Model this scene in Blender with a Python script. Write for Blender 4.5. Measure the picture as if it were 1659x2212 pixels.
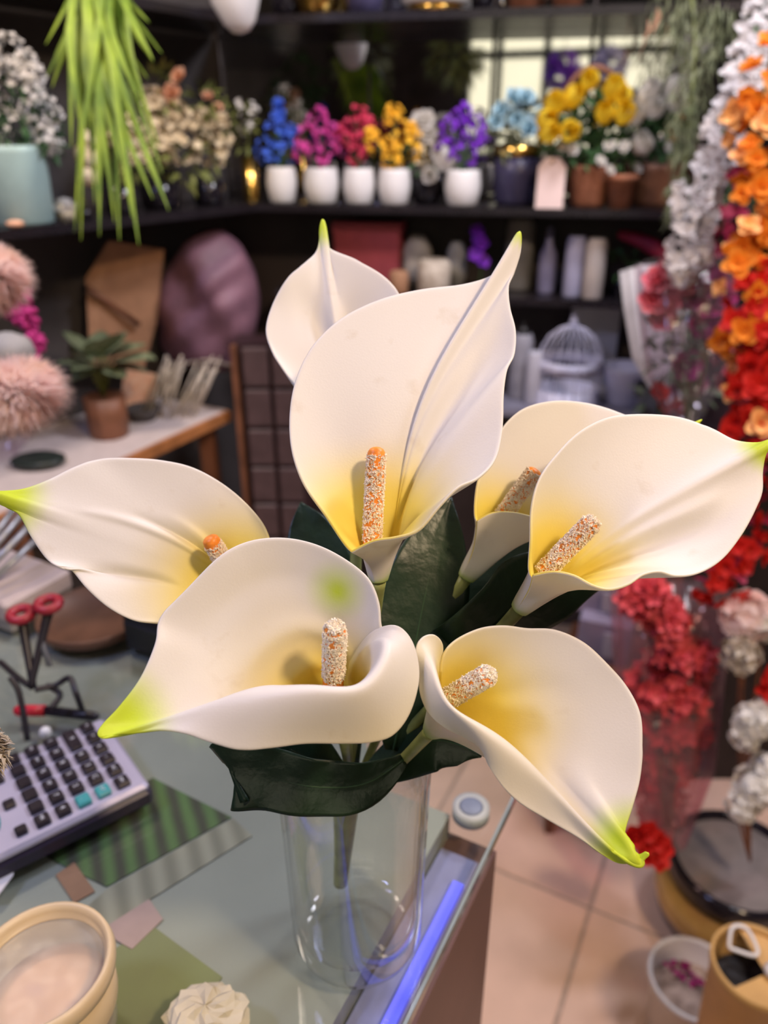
import bpy, math, random
from mathutils import Vector as V, Matrix, Euler
for o in list(bpy.data.objects): bpy.data.objects.remove(o)
S = bpy.context.scene
COL = S.collection
PI = math.pi
rnd = random.Random(7)
# ------------------------------------------------------------------ camera
CAMZ = 1.503; PITCH = math.radians(26); F = 1670.0
cp, sp_ = math.cos(PITCH), math.sin(PITCH)
cam = bpy.data.cameras.new('camera'); camo = bpy.data.objects.new('camera', cam); COL.objects.link(camo)
camo.location = (0, 0, CAMZ); camo.rotation_euler = (math.radians(90) - PITCH, 0, 0)
cam.sensor_fit = 'VERTICAL'; cam.sensor_height = 36; cam.lens = 36 * F / 2212
cam.clip_start = 0.01
cam.dof.use_dof = True; cam.dof.focus_distance = 0.405; cam.dof.aperture_fstop = 5.2
S.camera = camo
# ------------------------------------------------------------------ world, lamps, exposure
w = bpy.data.worlds.new('world'); S.world = w; w.use_nodes = True
w.node_tree.nodes['Background'].inputs[0].default_value = (.75, .78, .85, 1)
w.node_tree.nodes['Background'].inputs[1].default_value = .25
S.view_settings.view_transform = 'Standard'; S.view_settings.look = 'None'
S.cycles.transparent_max_bounces = 24
S.view_settings.exposure = 0.22; S.view_settings.gamma = 1; S.view_settings.use_curve_mapping = False
def area(name, loc, target, size, power, col):
    l = bpy.data.lights.new(name, 'AREA'); l.shape = 'DISK'; l.size = size; l.energy = power; l.color = col
    o = bpy.data.objects.new(name, l); COL.objects.link(o); o.location = loc
    o.rotation_euler = (V(target) - V(loc)).to_track_quat('-Z', 'Y').to_euler()
    return o
LAMPS = [((0.80, -0.30, 2.52), (0.1, .45, 1.1), .20, 20, (1, .73, .47)),
         ((-1.00, 0.10, 2.52), (-.1, .5, 1.2), .26, 9, (.46, .52, 1)),
         ((1.00, 0.90, 2.52), (.2, .7, 1.1), .26, 11, (.80, .82, 1)),
         ((0.62, 1.30, 2.52), (.2, 2.2, 1.3), .30, 15, (.95, .92, 1)),
         ((-0.75, 1.05, 2.52), (-.6, 1.8, 1.2), .25, 13, (1, .82, .68))]
for i, (l, t, s, p, c) in enumerate(LAMPS): area('lamp_light', l, t, s, p, c)

# ------------------------------------------------------------------ projection helpers
def P(px, py, d):
    cx = (px - 829.5) / F; cy = (1106 - py) / F
    return V((cx * d, d * (cp + cy * sp_), CAMZ + d * (-sp_ + cy * cp)))
def PZ(px, py, z):
    a = P(px, py, 1) - V((0, 0, CAMZ)); t = (z - CAMZ) / a.z
    return V((0, 0, CAMZ)) + a * t
def PY(px, py, y):
    a = P(px, py, 1) - V((0, 0, CAMZ)); t = y / a.y
    return V((0, 0, CAMZ)) + a * t
def mpp(p):   # metres per pixel at a world point
    return (p.y * cp + (CAMZ - p.z) * sp_) / F
# ------------------------------------------------------------------ materials
def mat(name, col, rough=.6, metal=0, var=.12, scale=30, bump=0, bscale=80, spec=.5, coat=0, sss=0, trans=0, alpha=1, emit=None, es=0, col2=None, ior=1.45):
    m = bpy.data.materials.new(name); m.use_nodes = True
    n = m.node_tree.nodes; L = m.node_tree.links; b = n['Principled BSDF']
    b.inputs['Roughness'].default_value = rough; b.inputs['Metallic'].default_value = metal
    b.inputs['Specular IOR Level'].default_value = spec; b.inputs['Coat Weight'].default_value = coat
    b.inputs['Transmission Weight'].default_value = trans; b.inputs['Alpha'].default_value = alpha
    b.inputs['IOR'].default_value = ior
    tc = n.new('ShaderNodeTexCoord')
    if var > 0 or col2:
        nz = n.new('ShaderNodeTexNoise'); nz.inputs['Scale'].default_value = scale; nz.inputs['Detail'].default_value = 3
        L.new(tc.outputs['Object'], nz.inputs['Vector'])
        r = n.new('ShaderNodeValToRGB'); r.color_ramp.elements[0].position = .3; r.color_ramp.elements[1].position = .7
        c2 = col2 or tuple(min(1, c * (1 + var)) for c in col)
        c1 = col if col2 else tuple(c * (1 - var) for c in col)
        r.color_ramp.elements[0].color = (*c1, 1); r.color_ramp.elements[1].color = (*c2, 1)
        L.new(nz.outputs[0], r.inputs[0]); L.new(r.outputs[0], b.inputs['Base Color'])
    else: b.inputs['Base Color'].default_value = (*col, 1)
    if sss:
        b.inputs['Subsurface Weight'].default_value = sss; b.inputs['Subsurface Radius'].default_value = (.02, .014, .008)
        b.inputs['Subsurface Scale'].default_value = .3
    if bump:
        nb = n.new('ShaderNodeTexNoise'); nb.inputs['Scale'].default_value = bscale; nb.inputs['Detail'].default_value = 4
        L.new(tc.outputs['Object'], nb.inputs['Vector'])
        bp = n.new('ShaderNodeBump'); bp.inputs['Strength'].default_value = bump; bp.inputs['Distance'].default_value = .01
        L.new(nb.outputs[0], bp.inputs['Height']); L.new(bp.outputs[0], b.inputs['Normal'])
    if emit:
        b.inputs['Emission Color'].default_value = (*emit, 1); b.inputs['Emission Strength'].default_value = es
    return m
def film(name, tint, gloss=.12, rough=.15, mixc=.15):   # cellophane: mostly clear, glossy, a little body colour
    m = bpy.data.materials.new(name); m.use_nodes = True; n = m.node_tree.nodes; L = m.node_tree.links
    n.remove(n['Principled BSDF']); out = n['Material Output']
    t = n.new('ShaderNodeBsdfTransparent'); t.inputs[0].default_value = (*tint, 1)
    g = n.new('ShaderNodeBsdfGlossy'); g.inputs['Roughness'].default_value = rough
    d = n.new('ShaderNodeBsdfDiffuse'); d.inputs[0].default_value = (*tint, 1)
    tc = n.new('ShaderNodeTexCoord'); nz = n.new('ShaderNodeTexNoise'); nz.inputs['Scale'].default_value = 18
    L.new(tc.outputs['Object'], nz.inputs['Vector'])
    bp = n.new('ShaderNodeBump'); bp.inputs['Strength'].default_value = .6; bp.inputs['Distance'].default_value = .02
    L.new(nz.outputs[0], bp.inputs['Height']); L.new(bp.outputs[0], g.inputs['Normal'])
    m1 = n.new('ShaderNodeMixShader'); m1.inputs[0].default_value = mixc; L.new(t.outputs[0], m1.inputs[1]); L.new(d.outputs[0], m1.inputs[2])
    m2 = n.new('ShaderNodeMixShader'); m2.inputs[0].default_value = gloss; L.new(m1.outputs[0], m2.inputs[1]); L.new(g.outputs[0], m2.inputs[2])
    L.new(m2.outputs[0], out.inputs[0]); return m
# ------------------------------------------------------------------ mesh collector
class MB:
    def __init__(s): s.v = []; s.f = []
    def add(s, vs, fs):
        b = len(s.v); s.v += [V(x) for x in vs]; s.f += [tuple(i + b for i in f) for f in fs]; return s
    def box(s, c, d, M=None, bev=0):
        x, y, z = [q / 2 for q in d]
        if bev:   # chamfered vertical edges and top
            e = bev; ring = [(-x+e,-y),(x-e,-y),(x,-y+e),(x,y-e),(x-e,y),(-x+e,y),(-x,y-e),(-x,-y+e)]
            k = lambda f, zz: [(a * f[0], b * f[1], zz) for a, b in ring]
            fx, fy = (x - e) / x, (y - e) / y
            vs = k((1, 1), -z) + k((1, 1), z - e) + k((fx, fy), z)
            fs = [tuple(reversed(range(8)))] + [(i, (i+1) % 8, 8 + (i+1) % 8, 8 + i) for i in range(8)] + \
                 [(8+i, 8+(i+1) % 8, 16 + (i+1) % 8, 16 + i) for i in range(8)] + [tuple(range(16, 24))]
        else:
            vs = [(-x,-y,-z),(x,-y,-z),(x,y,-z),(-x,y,-z),(-x,-y,z),(x,-y,z),(x,y,z),(-x,y,z)]
            fs = [(3,2,1,0),(4,5,6,7),(0,1,5,4),(1,2,6,5),(2,3,7,6),(3,0,4,7)]
        M = M or Matrix.Identity(3)
        return s.add([V(c) + M @ V(q) for q in vs], fs)
    def prism(s, poly, z0, z1):
        n = len(poly); vs = [(p[0], p[1], z0) for p in poly] + [(p[0], p[1], z1) for p in poly]
        return s.add(vs, [tuple(reversed(range(n))), tuple(range(n, 2*n))] + [(i, (i+1) % n, n + (i+1) % n, n + i) for i in range(n)])
    def lathe(s, prof, c=(0,0,0), seg=32, M=None, squash=(1, 1), wob=None):
        M = M or Matrix.Identity(3); n = len(prof); vs = []
        for i in range(seg):
            a = 2 * PI * i / seg; q = wob(a) if wob else 1
            for r, z in prof: vs.append(V(c) + M @ V((r * q * math.cos(a) * squash[0], r * q * math.sin(a) * squash[1], z)))
        fs = []
        for i in range(seg):
            j = (i + 1) % seg
            for k in range(n - 1): fs.append((i*n+k, j*n+k, j*n+k+1, i*n+k+1))
        return s.add(vs, fs)
    def tube(s, pts, rad, seg=8, cap=True):
        pts = [V(p) for p in pts]; n = len(pts)
        rad = rad if isinstance(rad, (list, tuple)) else [rad] * n
        vs = []; fs = []; up = V((0.13, .21, .97))
        for i, p in enumerate(pts):
            t = (pts[min(i+1, n-1)] - pts[max(i-1, 0)]).normalized()
            a = t.cross(up); a = a.normalized() if a.length > 1e-4 else V((1, 0, 0)); b = t.cross(a)
            for k in range(seg):
                q = 2 * PI * k / seg; vs.append(p + (a * math.cos(q) + b * math.sin(q)) * rad[i])
        for i in range(n-1):
            for k in range(seg):
                k2 = (k+1) % seg; fs.append((i*seg+k, i*seg+k2, (i+1)*seg+k2, (i+1)*seg+k))
        if cap: fs += [tuple(reversed(range(seg))), tuple(range((n-1)*seg, n*seg))]
        return s.add(vs, fs)
    def ball(s, c, r, seg=10, rings=6, sc=(1, 1, 1), M=None, jit=0):
        M = M or Matrix.Identity(3); vs = []; fs = []
        for i in range(rings + 1):
            th = PI * i / rings
            for k in range(seg):
                a = 2 * PI * k / seg; q = 1 + (rnd.uniform(-jit, jit) if jit else 0)
                vs.append(V(c) + M @ V((r*q*math.sin(th)*math.cos(a)*sc[0], r*q*math.sin(th)*math.sin(a)*sc[1], r*q*math.cos(th)*sc[2])))
        for i in range(rings):
            for k in range(seg): k2 = (k+1) % seg; fs.append((i*seg+k, (i+1)*seg+k, (i+1)*seg+k2, i*seg+k2))
        return s.add(vs, fs)
    def petal(s, c, M, L, W, cup=.3, rows=3):
        """one cupped petal along local +X, opening towards +Z"""
        vs = []; fs = []
        for i in range(rows + 1):
            t = i / rows; wd = W * (math.sin(PI * (.12 + .8 * t)) ** .8)
            for j in (-1, 0, 1):
                vs.append(V(c) + M @ V((L * t, wd * .5 * j, L * cup * t * t + abs(j) * wd * .22)))
        for i in range(rows):
            for j in range(2): a = i*3+j; fs.append((a, a+3, a+4, a+1))
        return s.add(vs, fs)
    def leaf(s, c, M, L, W, bend=.2):
        vs = [(0,0,0),(L*.35,W*.5,L*bend*.1+W*.1),(L*.4,0,L*bend*.14),(L*.35,-W*.5,L*bend*.1+W*.1),(L,0,-L*bend)]
        return s.add([V(c) + M @ V(q) for q in vs], [(0,2,1),(0,3,2),(1,2,4),(2,3,4)])
    def build(s, name, m, parent=None, smooth=True, kind=None, label=None):
        me = bpy.data.meshes.new(name); o = bpy.data.objects.new(name, me); COL.objects.link(o)
        off = V((0, 0, 0))
        if parent is not None:
            o.parent = parent; q = parent
            while q is not None: off += V(q.location); q = q.parent
        me.from_pydata([tuple(x - off) for x in s.v], [], s.f); me.update()
        if smooth:
            for p in me.polygons: p.use_smooth = True
        if m: me.materials.append(m)
        if kind: o['kind'] = kind
        if label: o['label'] = label
        return o
def thing(name, label, cat, loc, group=None):
    o = bpy.data.objects.new(name, None); COL.objects.link(o); o.location = loc; o.empty_display_size = .02
    o['label'] = label; o['category'] = cat
    if group: o['group'] = group
    return o
def tag(o, label, cat, group=None):
    o['label'] = label; o['category'] = cat
    if group: o['group'] = group
    return o
def struct(o): o['kind'] = 'structure'; return o
def inst(name, mesh, parent, loc, rot, sc=1):
    o = bpy.data.objects.new(name, mesh); COL.objects.link(o); o.parent = parent
    o.location = V(loc) - V(parent.location); o.rotation_euler = rot; o.scale = (sc,) * 3 if not isinstance(sc, tuple) else sc
    return o
def meshof(mb, name, m, smooth=True):
    me = bpy.data.meshes.new(name); me.from_pydata([tuple(x) for x in mb.v], [], mb.f); me.update()
    if smooth:
        for p in me.polygons: p.use_smooth = True
    me.materials.append(m); return me
def rotm(r=None):
    r = r or rnd
    return Euler((r.uniform(0, 2*PI), r.uniform(0, 2*PI), r.uniform(0, 2*PI))).to_matrix()
def dirm(d, roll=0):
    """matrix whose local Z looks along d"""
    return (V(d).to_track_quat('Z', 'Y') @ Euler((0, 0, roll)).to_quaternion()).to_matrix()
def xdirm(d, roll=0):
    return (V(d).to_track_quat('X', 'Z') @ Euler((roll, 0, 0)).to_quaternion()).to_matrix()
def cr(pts, n):
    """Catmull-Rom through pts (lists/Vectors), n samples per segment"""
    out = []; N = len(pts)
    for i in range(N - 1):
        p0, p1, p2, p3 = pts[max(i-1, 0)], pts[i], pts[i+1], pts[min(i+2, N-1)]
        for k in range(n):
            t = k / n
            out.append(.5 * ((2*p1) + (p2-p0)*t + (2*p0-5*p1+4*p2-p3)*t*t + (3*p1-p0-3*p2+p3)*t**3))
    out.append(pts[-1]); return out
def inball():
    while True:
        q = V((rnd.uniform(-1, 1), rnd.uniform(-1, 1), rnd.uniform(-1, 1)))
        if q.length < 1: return q
def floret(mb, c, d, size, n=5, cup=.5):
    M = dirm(d, rnd.uniform(0, 6))
    for k in range(n):
        R = Matrix.Rotation(2*PI*k/n, 3, 'Z'); mb.petal(c, M @ R, size, size * .95, cup, 2)
def cluster(blobs, y, n, size, shape='floret', dy=1.0):
    """small blossoms or leaves filling round volumes given as (px, py, radius px); n per blob"""
    mb = MB()
    for b in blobs:
        yy = b[3] if len(b) > 3 else y
        c = PY(b[0], b[1], yy); r = b[2] * mpp(c)
        for i in range(n):
            q = inball(); q = q.normalized() * (q.length ** .5); p = c + V((q.x * r, q.y * r * dy, q.z * r))
            s = size * rnd.uniform(.7, 1.3)
            if shape == 'floret': floret(mb, p, q + V((0, -.6, .3)), s, 5, .6)
            elif shape == 'berry': mb.ball(p, s, 6, 4, jit=.15)
            elif shape == 'leaf': mb.leaf(p, xdirm(q + V((0, -.2, rnd.uniform(-.3, .5))), rnd.uniform(-1, 1)), s * 2.6, s)
            elif shape == 'blade':
                mb.leaf(p, xdirm(V((q.x, q.y, abs(q.z) + .5)), rnd.uniform(-1, 1)), s * 6, s * .5, .5)
    return mb
def vlerp(a, b, t): return a + (b - a) * t
# ------------------------------------------------------------------ palette
M = {}
def mk(n, *a, **k): M[n] = mat(n, *a, **k)
mk('dark_shelf', (.016, .013, .016), .22, var=.2, spec=.6)
mk('wall_dark', (.055, .042, .042), .7, var=.3, scale=6)
mk('wall_grey', (.065, .055, .053), .8, var=.25, scale=5)
mk('ceiling_paint', (.5, .48, .46), .9, var=.05)
mk('tile', (.72, .50, .40), .45, var=.14, scale=5, bump=.03, bscale=30)
mk('grout', (.42, .32, .27), .9, var=.2, scale=40)
mk('mirror', (.50, .50, .50), .03, metal=1, var=.05, scale=3)
mk('counter_body', (.14, .07, .06), .42, var=.2, scale=7)
mk('counter_bed', (.30, .295, .27), .5, var=.16, scale=4)
mk('steel', (.62, .64, .68), .25, metal=1, var=.05)
mk('black', (.012, .011, .013), .4, var=.2)
mk('black_gloss', (.012, .010, .014), .12, var=.2)
mk('white_ceramic', (.78, .76, .76), .25, var=.03, coat=.3)
mk('mint', (.42, .60, .58), .45, var=.04)
mk('gold', (.75, .48, .12), .2, metal=1, var=.1)
mk('navy', (.05, .045, .10), .35, var=.15)
mk('terracotta', (.27, .10, .05), .7, var=.2, bump=.2)
mk('wood', (.20, .08, .04), .5, var=.35, scale=14)
mk('wood_edge', (.42, .17, .06), .45, var=.25, scale=20)
mk('cream_top', (.62, .54, .52), .4, var=.06)
mk('kraft', (.38, .20, .11), .75, var=.12, bump=.15)
mk('mauve', (.22, .11, .15), .55, var=.12, bump=.2, bscale=10)
mk('leaf_dark', (.014, .035, .016), .38, var=.35, scale=25, bump=.15, bscale=60)
mk('leaf_rib', (.03, .075, .03), .4, var=.2)
mk('stem_green', (.28, .31, .10), .45, var=.3, scale=60)
mk('orange', (.85, .26, .03), .4, var=.2, scale=200)
mk('fuzz', (.80, .66, .50), .8, var=.3, scale=300, col2=(.90, .82, .72))
mk('fuzz_white', (.78, .68, .52), .8, var=.2, scale=300, col2=(.90, .85, .76))
# spathe: white foam, yellow in the throat, green at the tip (colours come from a colour attribute)
def spathe_mat(attr, nm):
    m = bpy.data.materials.new(nm); m.use_nodes = True; n = m.node_tree.nodes; L = m.node_tree.links; b = n['Principled BSDF']
    a = n.new('ShaderNodeAttribute'); a.attribute_name = attr
    tc = n.new('ShaderNodeTexCoord'); nz = n.new('ShaderNodeTexNoise'); nz.inputs['Scale'].default_value = 45; nz.inputs['Detail'].default_value = 5
    L.new(tc.outputs['Object'], nz.inputs['Vector'])
    r = n.new('ShaderNodeValToRGB'); r.color_ramp.elements[0].position = .27; r.color_ramp.elements[0].color = (.89, .85, .79, 1)
    r.color_ramp.elements[1].position = .36; r.color_ramp.elements[1].color = (1, 1, 1, 1)
    L.new(nz.outputs[0], r.inputs[0])
    mx = n.new('ShaderNodeMix'); mx.data_type = 'RGBA'; mx.blend_type = 'MULTIPLY'; mx.inputs[0].default_value = .6
    L.new(a.outputs['Color'], mx.inputs[6]); L.new(r.outputs[0], mx.inputs[7]); L.new(mx.outputs[2], b.inputs['Base Color'])
    b.inputs['Roughness'].default_value = .48; b.inputs['Specular IOR Level'].default_value = .35
    b.inputs['Subsurface Weight'].default_value = .0
    nb = n.new('ShaderNodeTexNoise'); nb.inputs['Scale'].default_value = 900
    L.new(tc.outputs['Object'], nb.inputs['Vector'])
    bp = n.new('ShaderNodeBump'); bp.inputs['Strength'].default_value = .06; bp.inputs['Distance'].default_value = .001
    L.new(nb.outputs[0], bp.inputs['Height']); L.new(bp.outputs[0], b.inputs['Normal'])
    tl = n.new('ShaderNodeBsdfTranslucent'); L.new(mx.outputs[2], tl.inputs[0]); ms = n.new('ShaderNodeMixShader'); ms.inputs[0].default_value = .22
    L.new(b.outputs[0], ms.inputs[1]); L.new(tl.outputs[0], ms.inputs[2]); L.new(ms.outputs[0], n['Material Output'].inputs[0])
    return m
M['spathe'] = spathe_mat('tint', 'calla_foam_inside'); M['spathe_out'] = spathe_mat('tint_out', 'calla_foam_outside')
# ------------------------------------------------------------------ the room
ZC = .95                                   # counter top
C2 = V((-.324, 2.12)); E2 = V((.677, 1.92)); W2 = V((-.709, 1.512))
bdir = (E2 - C2).normalized(); bn = V((-bdir.y, bdir.x)); bn = bn if bn.y > 0 else -bn      # away from the camera
ldir = (W2 - C2).normalized(); ln = V((-ldir.y, ldir.x)); ln = ln if ln.x < 0 else -ln
def isect(p, d, q, e):
    det = d.x * -e.y + e.x * d.y; r = q - p
    return p + d * ((r.x * -e.y + e.x * r.y) / det)
DEP = .27
WC = isect(C2 + bn*DEP, bdir, C2 + ln*DEP, ldir)           # wall corner
BE = C2 + bn*DEP + bdir * 1.75                             # back wall, right end
LE = C2 + ln*DEP + ldir * 2.9                              # left wall, near end
H = 2.6; YR = -1.6
XR = BE.x
def wallseg(name, a, b, n, m, z0=0, z1=H, t=.06):
    return struct(MB().prism([a, b, b + n*t, a + n*t], z0, z1).build(name, m, smooth=False))
wb = wallseg('wall_back', WC - bdir*.0, BE + bdir*.06, bn, M['wall_dark'])
wl = wallseg('wall_left', WC, LE, ln, M['wall_grey'])
wallseg('wall_right', V((XR, BE.y)), V((XR, YR)), V((1, 0)), M['wall_dark'])
LX = LE.x
wallseg('wall_rear', V((LX, YR)), V((XR, YR)), V((0, -1)), M['wall_dark'])
if LE.y > YR: wallseg('wall_side', LE, V((LX, YR)), V((-1, 0)), M['wall_grey'])
struct(MB().prism([(LX-.1, YR-.1), (XR+.1, YR-.1), (XR+.1, 2.9), (LX-.1, 2.9)], H, H+.05).build('ceiling', M['ceiling_paint'], smooth=False))
fl = struct(MB().prism([(LX-.1, YR-.1), (XR+.1, YR-.1), (XR+.1, 2.9), (LX-.1, 2.9)], -.05, -.004).build('floor', M['grout'], smooth=False))
# floor tiles, square to the counter
TA = math.radians(-27); tu = V((math.cos(TA), math.sin(TA))); tv = V((-math.sin(TA), math.cos(TA)))
jx = PZ(1275, 1960, 0); TS = .40; g = .005
tm = MB().box((0, 0, -.004), (TS - g*1.6, TS - g*1.6, .008), bev=.002); tme = meshof(tm, 'tile', M['tile'], False)
for i in range(-3, 5):
    for j in range(-3, 5):
        c = V((jx.x, jx.y)) + tu * (TS * (i + .5)) + tv * (TS * (j + .5))
        if c.x < -.45 or c.x > XR - .25 or c.y > 2.0 or c.y < .1: continue
        o = inst('tile', tme, fl, (c.x, c.y, 0), (0, 0, TA))
# mirror panels on the back wall between the shelves
zs1, zs2 = 1.345, 1.757
def wallpt(px):            # where a pixel column meets the back wall (at shelf height)
    d = V((PY(px, 300, 1).x, 1)); return isect(V((0, 0)), d, C2 + bn*DEP, bdir)
edges = [WC + bdir*.006, wallpt(800), wallpt(1056), wallpt(1258), wallpt(1480), BE - bdir*.01]
for a, b in zip(edges[:-1], edges[1:]):
    e = bdir * .004
    MB().prism([a+e - bn*.008, b-e - bn*.008, b-e - bn*.001, a+e - bn*.001], zs1 + .01, 2.2).build('mirror_panel', M['mirror'], wb, smooth=False)
# shopfront window in the rear wall, seen in the mirror
wn = struct(MB().box((-.28, YR + .012, 1.80), (1.40, .02, .86)).build('window_1', mat('window_bright', (.8, .78, .7), .4, var=.1, scale=2, emit=(1, .93, .66), es=1.7), smooth=False))
for x in (-.98, -.75, -.42, -.06, .42): MB().box((x, YR + .035, 1.80), (.045, .02, .90)).build('mullion', M['black'], wn, smooth=False)
for z in (1.36, 2.0, 2.24): MB().box((-.28, YR + .04, z), (1.44, .02, .05)).build('mullion', M['black'], wn, smooth=False)
# ceiling lamps: round fittings that carry the lights
for i, (l, t, s, p, c) in enumerate(LAMPS):
    th = thing('ceiling_lamp', 'round ceiling spot lamp above ' + ['the right of the counter, warm white', 'the left of the counter, bluish', 'the right garlands', 'the back shelf', 'the left shelf'][i], 'lamp', (l[0], l[1], H), 'ceiling lamps')
    MB().lathe([(s*.5+.004, .0), (s*.5+.02, 0), (s*.5+.02, -.06), (s*.5+.004, -.06), (s*.5+.004, 0)], (l[0], l[1], H), 32).build('housing', M['steel'], th)

# ------------------------------------------------------------------ shelves
def shelf(name, poly, z, label, t=.018, m=None):
    o = MB().prism(poly, z - t, z).build(name, m or M['dark_shelf'], smooth=False)
    return tag(o, label, 'shelf')
gb = .012
EB = C2 + bdir * 1.62
cin = isect(C2 + bn*(DEP-gb), bdir, C2 + ln*(DEP-gb), ldir)
shelf('glass_shelf', [C2, EB, EB + bn*(DEP-gb), cin], zs1, 'dark glossy shelf along the mirrored back wall carrying the row of white pots')
LEs = C2 + ldir * 1.5
shelf('glass_shelf', [C2, cin, LEs + ln*(DEP-gb), LEs], zs1, 'dark shelf on the left wall carrying the mint green pot')
C3 = C2 + bn*.03
shelf('glass_shelf', [C2 + ldir*.02 + ln*.03, cin + ldir*.012, C2 + ldir*1.0 + ln*(DEP-gb), C2 + ldir*1.0 + ln*.03], zs2 + .0, 'dark upper shelf on the left wall above the cream flowers')
shelf('glass_shelf', [C3 + bdir*.0, EB + bn*.03, EB + bn*(DEP-gb), cin + bdir*.005], zs2, 'dark upper shelf at the top edge with vases and gold pots')
shelf('glass_shelf', [C2 + bdir*.02 + bn*.04, EB + bn*.04, EB + bn*(DEP-gb), C2 + bdir*.02 + bn*(DEP-gb)], 1.126, 'dark middle shelf behind the calla lilies with candles and jars')
shelf('glass_shelf', [C2 + bdir*.36 - bn*.03, EB - bn*.03, EB + bn*(DEP-gb), C2 + bdir*.36 + bn*(DEP-gb)], .85, 'low bluish grey shelf carrying the white birdcage', m=mat('low_shelf', (.22, .22, .30), .3, var=.1))
# left side table under the left shelf
TZ = .86; te1 = PZ(490, 885, TZ); te0 = PZ(270, 985, TZ); td = (V((te0.x, te0.y)) - V((te1.x, te1.y))).normalized()
tb = thing('side_table', 'cream topped side table with wooden edge carrying the wooden pot plant', 'table', (te0.x, te0.y, 0))
A = V((te1.x, te1.y)) - td*.0; B_ = A + td * 1.35
tn = V((-td.y, td.x)); tn = tn if tn.x < 0 else -tn
A2 = isect(A, tn, C2 + ln*(DEP-.01), ldir); B2 = isect(B_, tn, C2 + ln*(DEP-.01), ldir)
MB().prism([A, A2, B2, B_], TZ - .018, TZ).build('table_top', M['cream_top'], tb, smooth=False)
MB().prism([A - tn*.012, A, B_, B_ - tn*.012], TZ - .028, TZ - .002).build('edge_strip', M['wood_edge'], tb, smooth=False)
for q in (vlerp(A, A2, .25), vlerp(B_, B2, .25), vlerp(A, B_, .5)):
    MB().box((q.x, q.y, TZ/2 - .009), (.04, .04, TZ - .018)).build('leg', M['wood'], tb, smooth=False)
# ------------------------------------------------------------------ counter
k0 = PZ(880, 2212, ZC); k1 = PZ(1091, 1768, ZC)
kd = (V((k1.x, k1.y)) - V((k0.x, k0.y))).normalized(); kn = V((-kd.y, kd.x)); kn = kn if kn.x < 0 else -kn
K1 = V((k1.x, k1.y)); K0 = K1 - kd * .62
far = .72
ct = thing('shop_counter', 'shop counter with clear glass top and dark brown side panel', 'counter', (K1.x, K1.y, 0))
# the body steps back behind the brown panel so that the glass overhangs at the far corner
MB().prism([K1 - kd*.004 + kn*.004, K0 + kn*.004, K0 + kn*far, K1 + kd*.095 + kn*far, K1 + kd*.095 + kn*.20, K1 - kd*.004 + kn*.13], 0, ZC - .04).build('counter_body', M['counter_body'], ct, smooth=False)
MB().prism([K1 - kd*.008 + kn*.05, K0 + kn*.05, K0 + kn*far, K1 + kd*.09 + kn*far, K1 + kd*.09 + kn*.20, K1 - kd*.008 + kn*.13], ZC - .0405, ZC - .0125).build('counter_bed', M['counter_bed'], ct, smooth=False)
MB().prism([K1 - kd*.03 + kn*.012, K0 + kn*.012, K0 + kn*.048, K1 - kd*.03 + kn*.048], ZC - .042, ZC - .032).build('light_channel', mat('channel', (.30, .29, .50), .8, var=.1, spec=.1), ct, smooth=False)
MB().prism([K1 - kd*.06 + kn*.014, K0 + kn*.014, K0 + kn*.024, K1 - kd*.06 + kn*.024], ZC - .031, ZC - .027).build('light_strip', mat('led_blue', (.2, .2, .9), .4, var=.05, emit=(.10, .10, 1), es=.55), ct, smooth=False, label='glowing blue LED strip')
glassm = mat('counter_glass', (.93, .97, .95), .03, var=0, trans=1, ior=1.45)
def clear_glass(name, tint, ior=1.45):
    m = bpy.data.materials.new(name); m.use_nodes = True; n = m.node_tree.nodes; L = m.node_tree.links
    n.remove(n['Principled BSDF']); out = n['Material Output']
    t = n.new('ShaderNodeBsdfTransparent'); t.inputs[0].default_value = (*tint, 1)
    gl = n.new('ShaderNodeBsdfGlossy'); gl.inputs['Roughness'].default_value = .04
    lw = n.new('ShaderNodeLayerWeight'); lw.inputs[0].default_value = .5     # Schlick: r0 + (1 - r0) * facing^5
    pw = n.new('ShaderNodeMath'); pw.operation = 'POWER'; L.new(lw.outputs['Facing'], pw.inputs[0]); pw.inputs[1].default_value = 3.2
    fr = n.new('ShaderNodeMath'); fr.operation = 'MULTIPLY_ADD'; L.new(pw.outputs[0], fr.inputs[0]); fr.inputs[1].default_value = .9; fr.inputs[2].default_value = ((ior-1)/(ior+1))**2
    mx = n.new('ShaderNodeMixShader'); L.new(fr.outputs[0], mx.inputs[0]); L.new(t.outputs[0], mx.inputs[1]); L.new(gl.outputs[0], mx.inputs[2])
    L.new(mx.outputs[0], out.inputs[0]); return m
cg = clear_glass('counter_glass_clear', (.95, .98, .96))
G1 = K1 + kd*.10
MB().prism([G1, K0, K0 + kn*far, G1 + kn*far], ZC - .010, ZC).build('glass_top', cg, ct, smooth=False)
MB().prism([G1 + kn*.0005, K0 + kn*.0005, K0 + kn*.003, G1 + kn*.003], ZC - .0098, ZC - .0004).build('glass_edge', mat('glass_edge', (.30, .34, .38), .2, var=.1), ct, smooth=False)
kb = PZ(1035, 1732, ZC)
so = MB().lathe([(0, .002), (.009, .002), (.0105, .001), (.011, -.011)], (kb.x - .008, kb.y - .006, ZC), 28).build('standoff', mat('standoff', (.16, .19, .27), .5, var=.1), ct)
MB().lathe([(.011, .0006), (.017, .0006), (.017, -.0108), (.011, -.0108)], (kb.x - .008, kb.y - .006, ZC), 28).build('standoff_ring', mat('standoff_rim', (.36, .38, .38), .5, var=.1), so)

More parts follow.
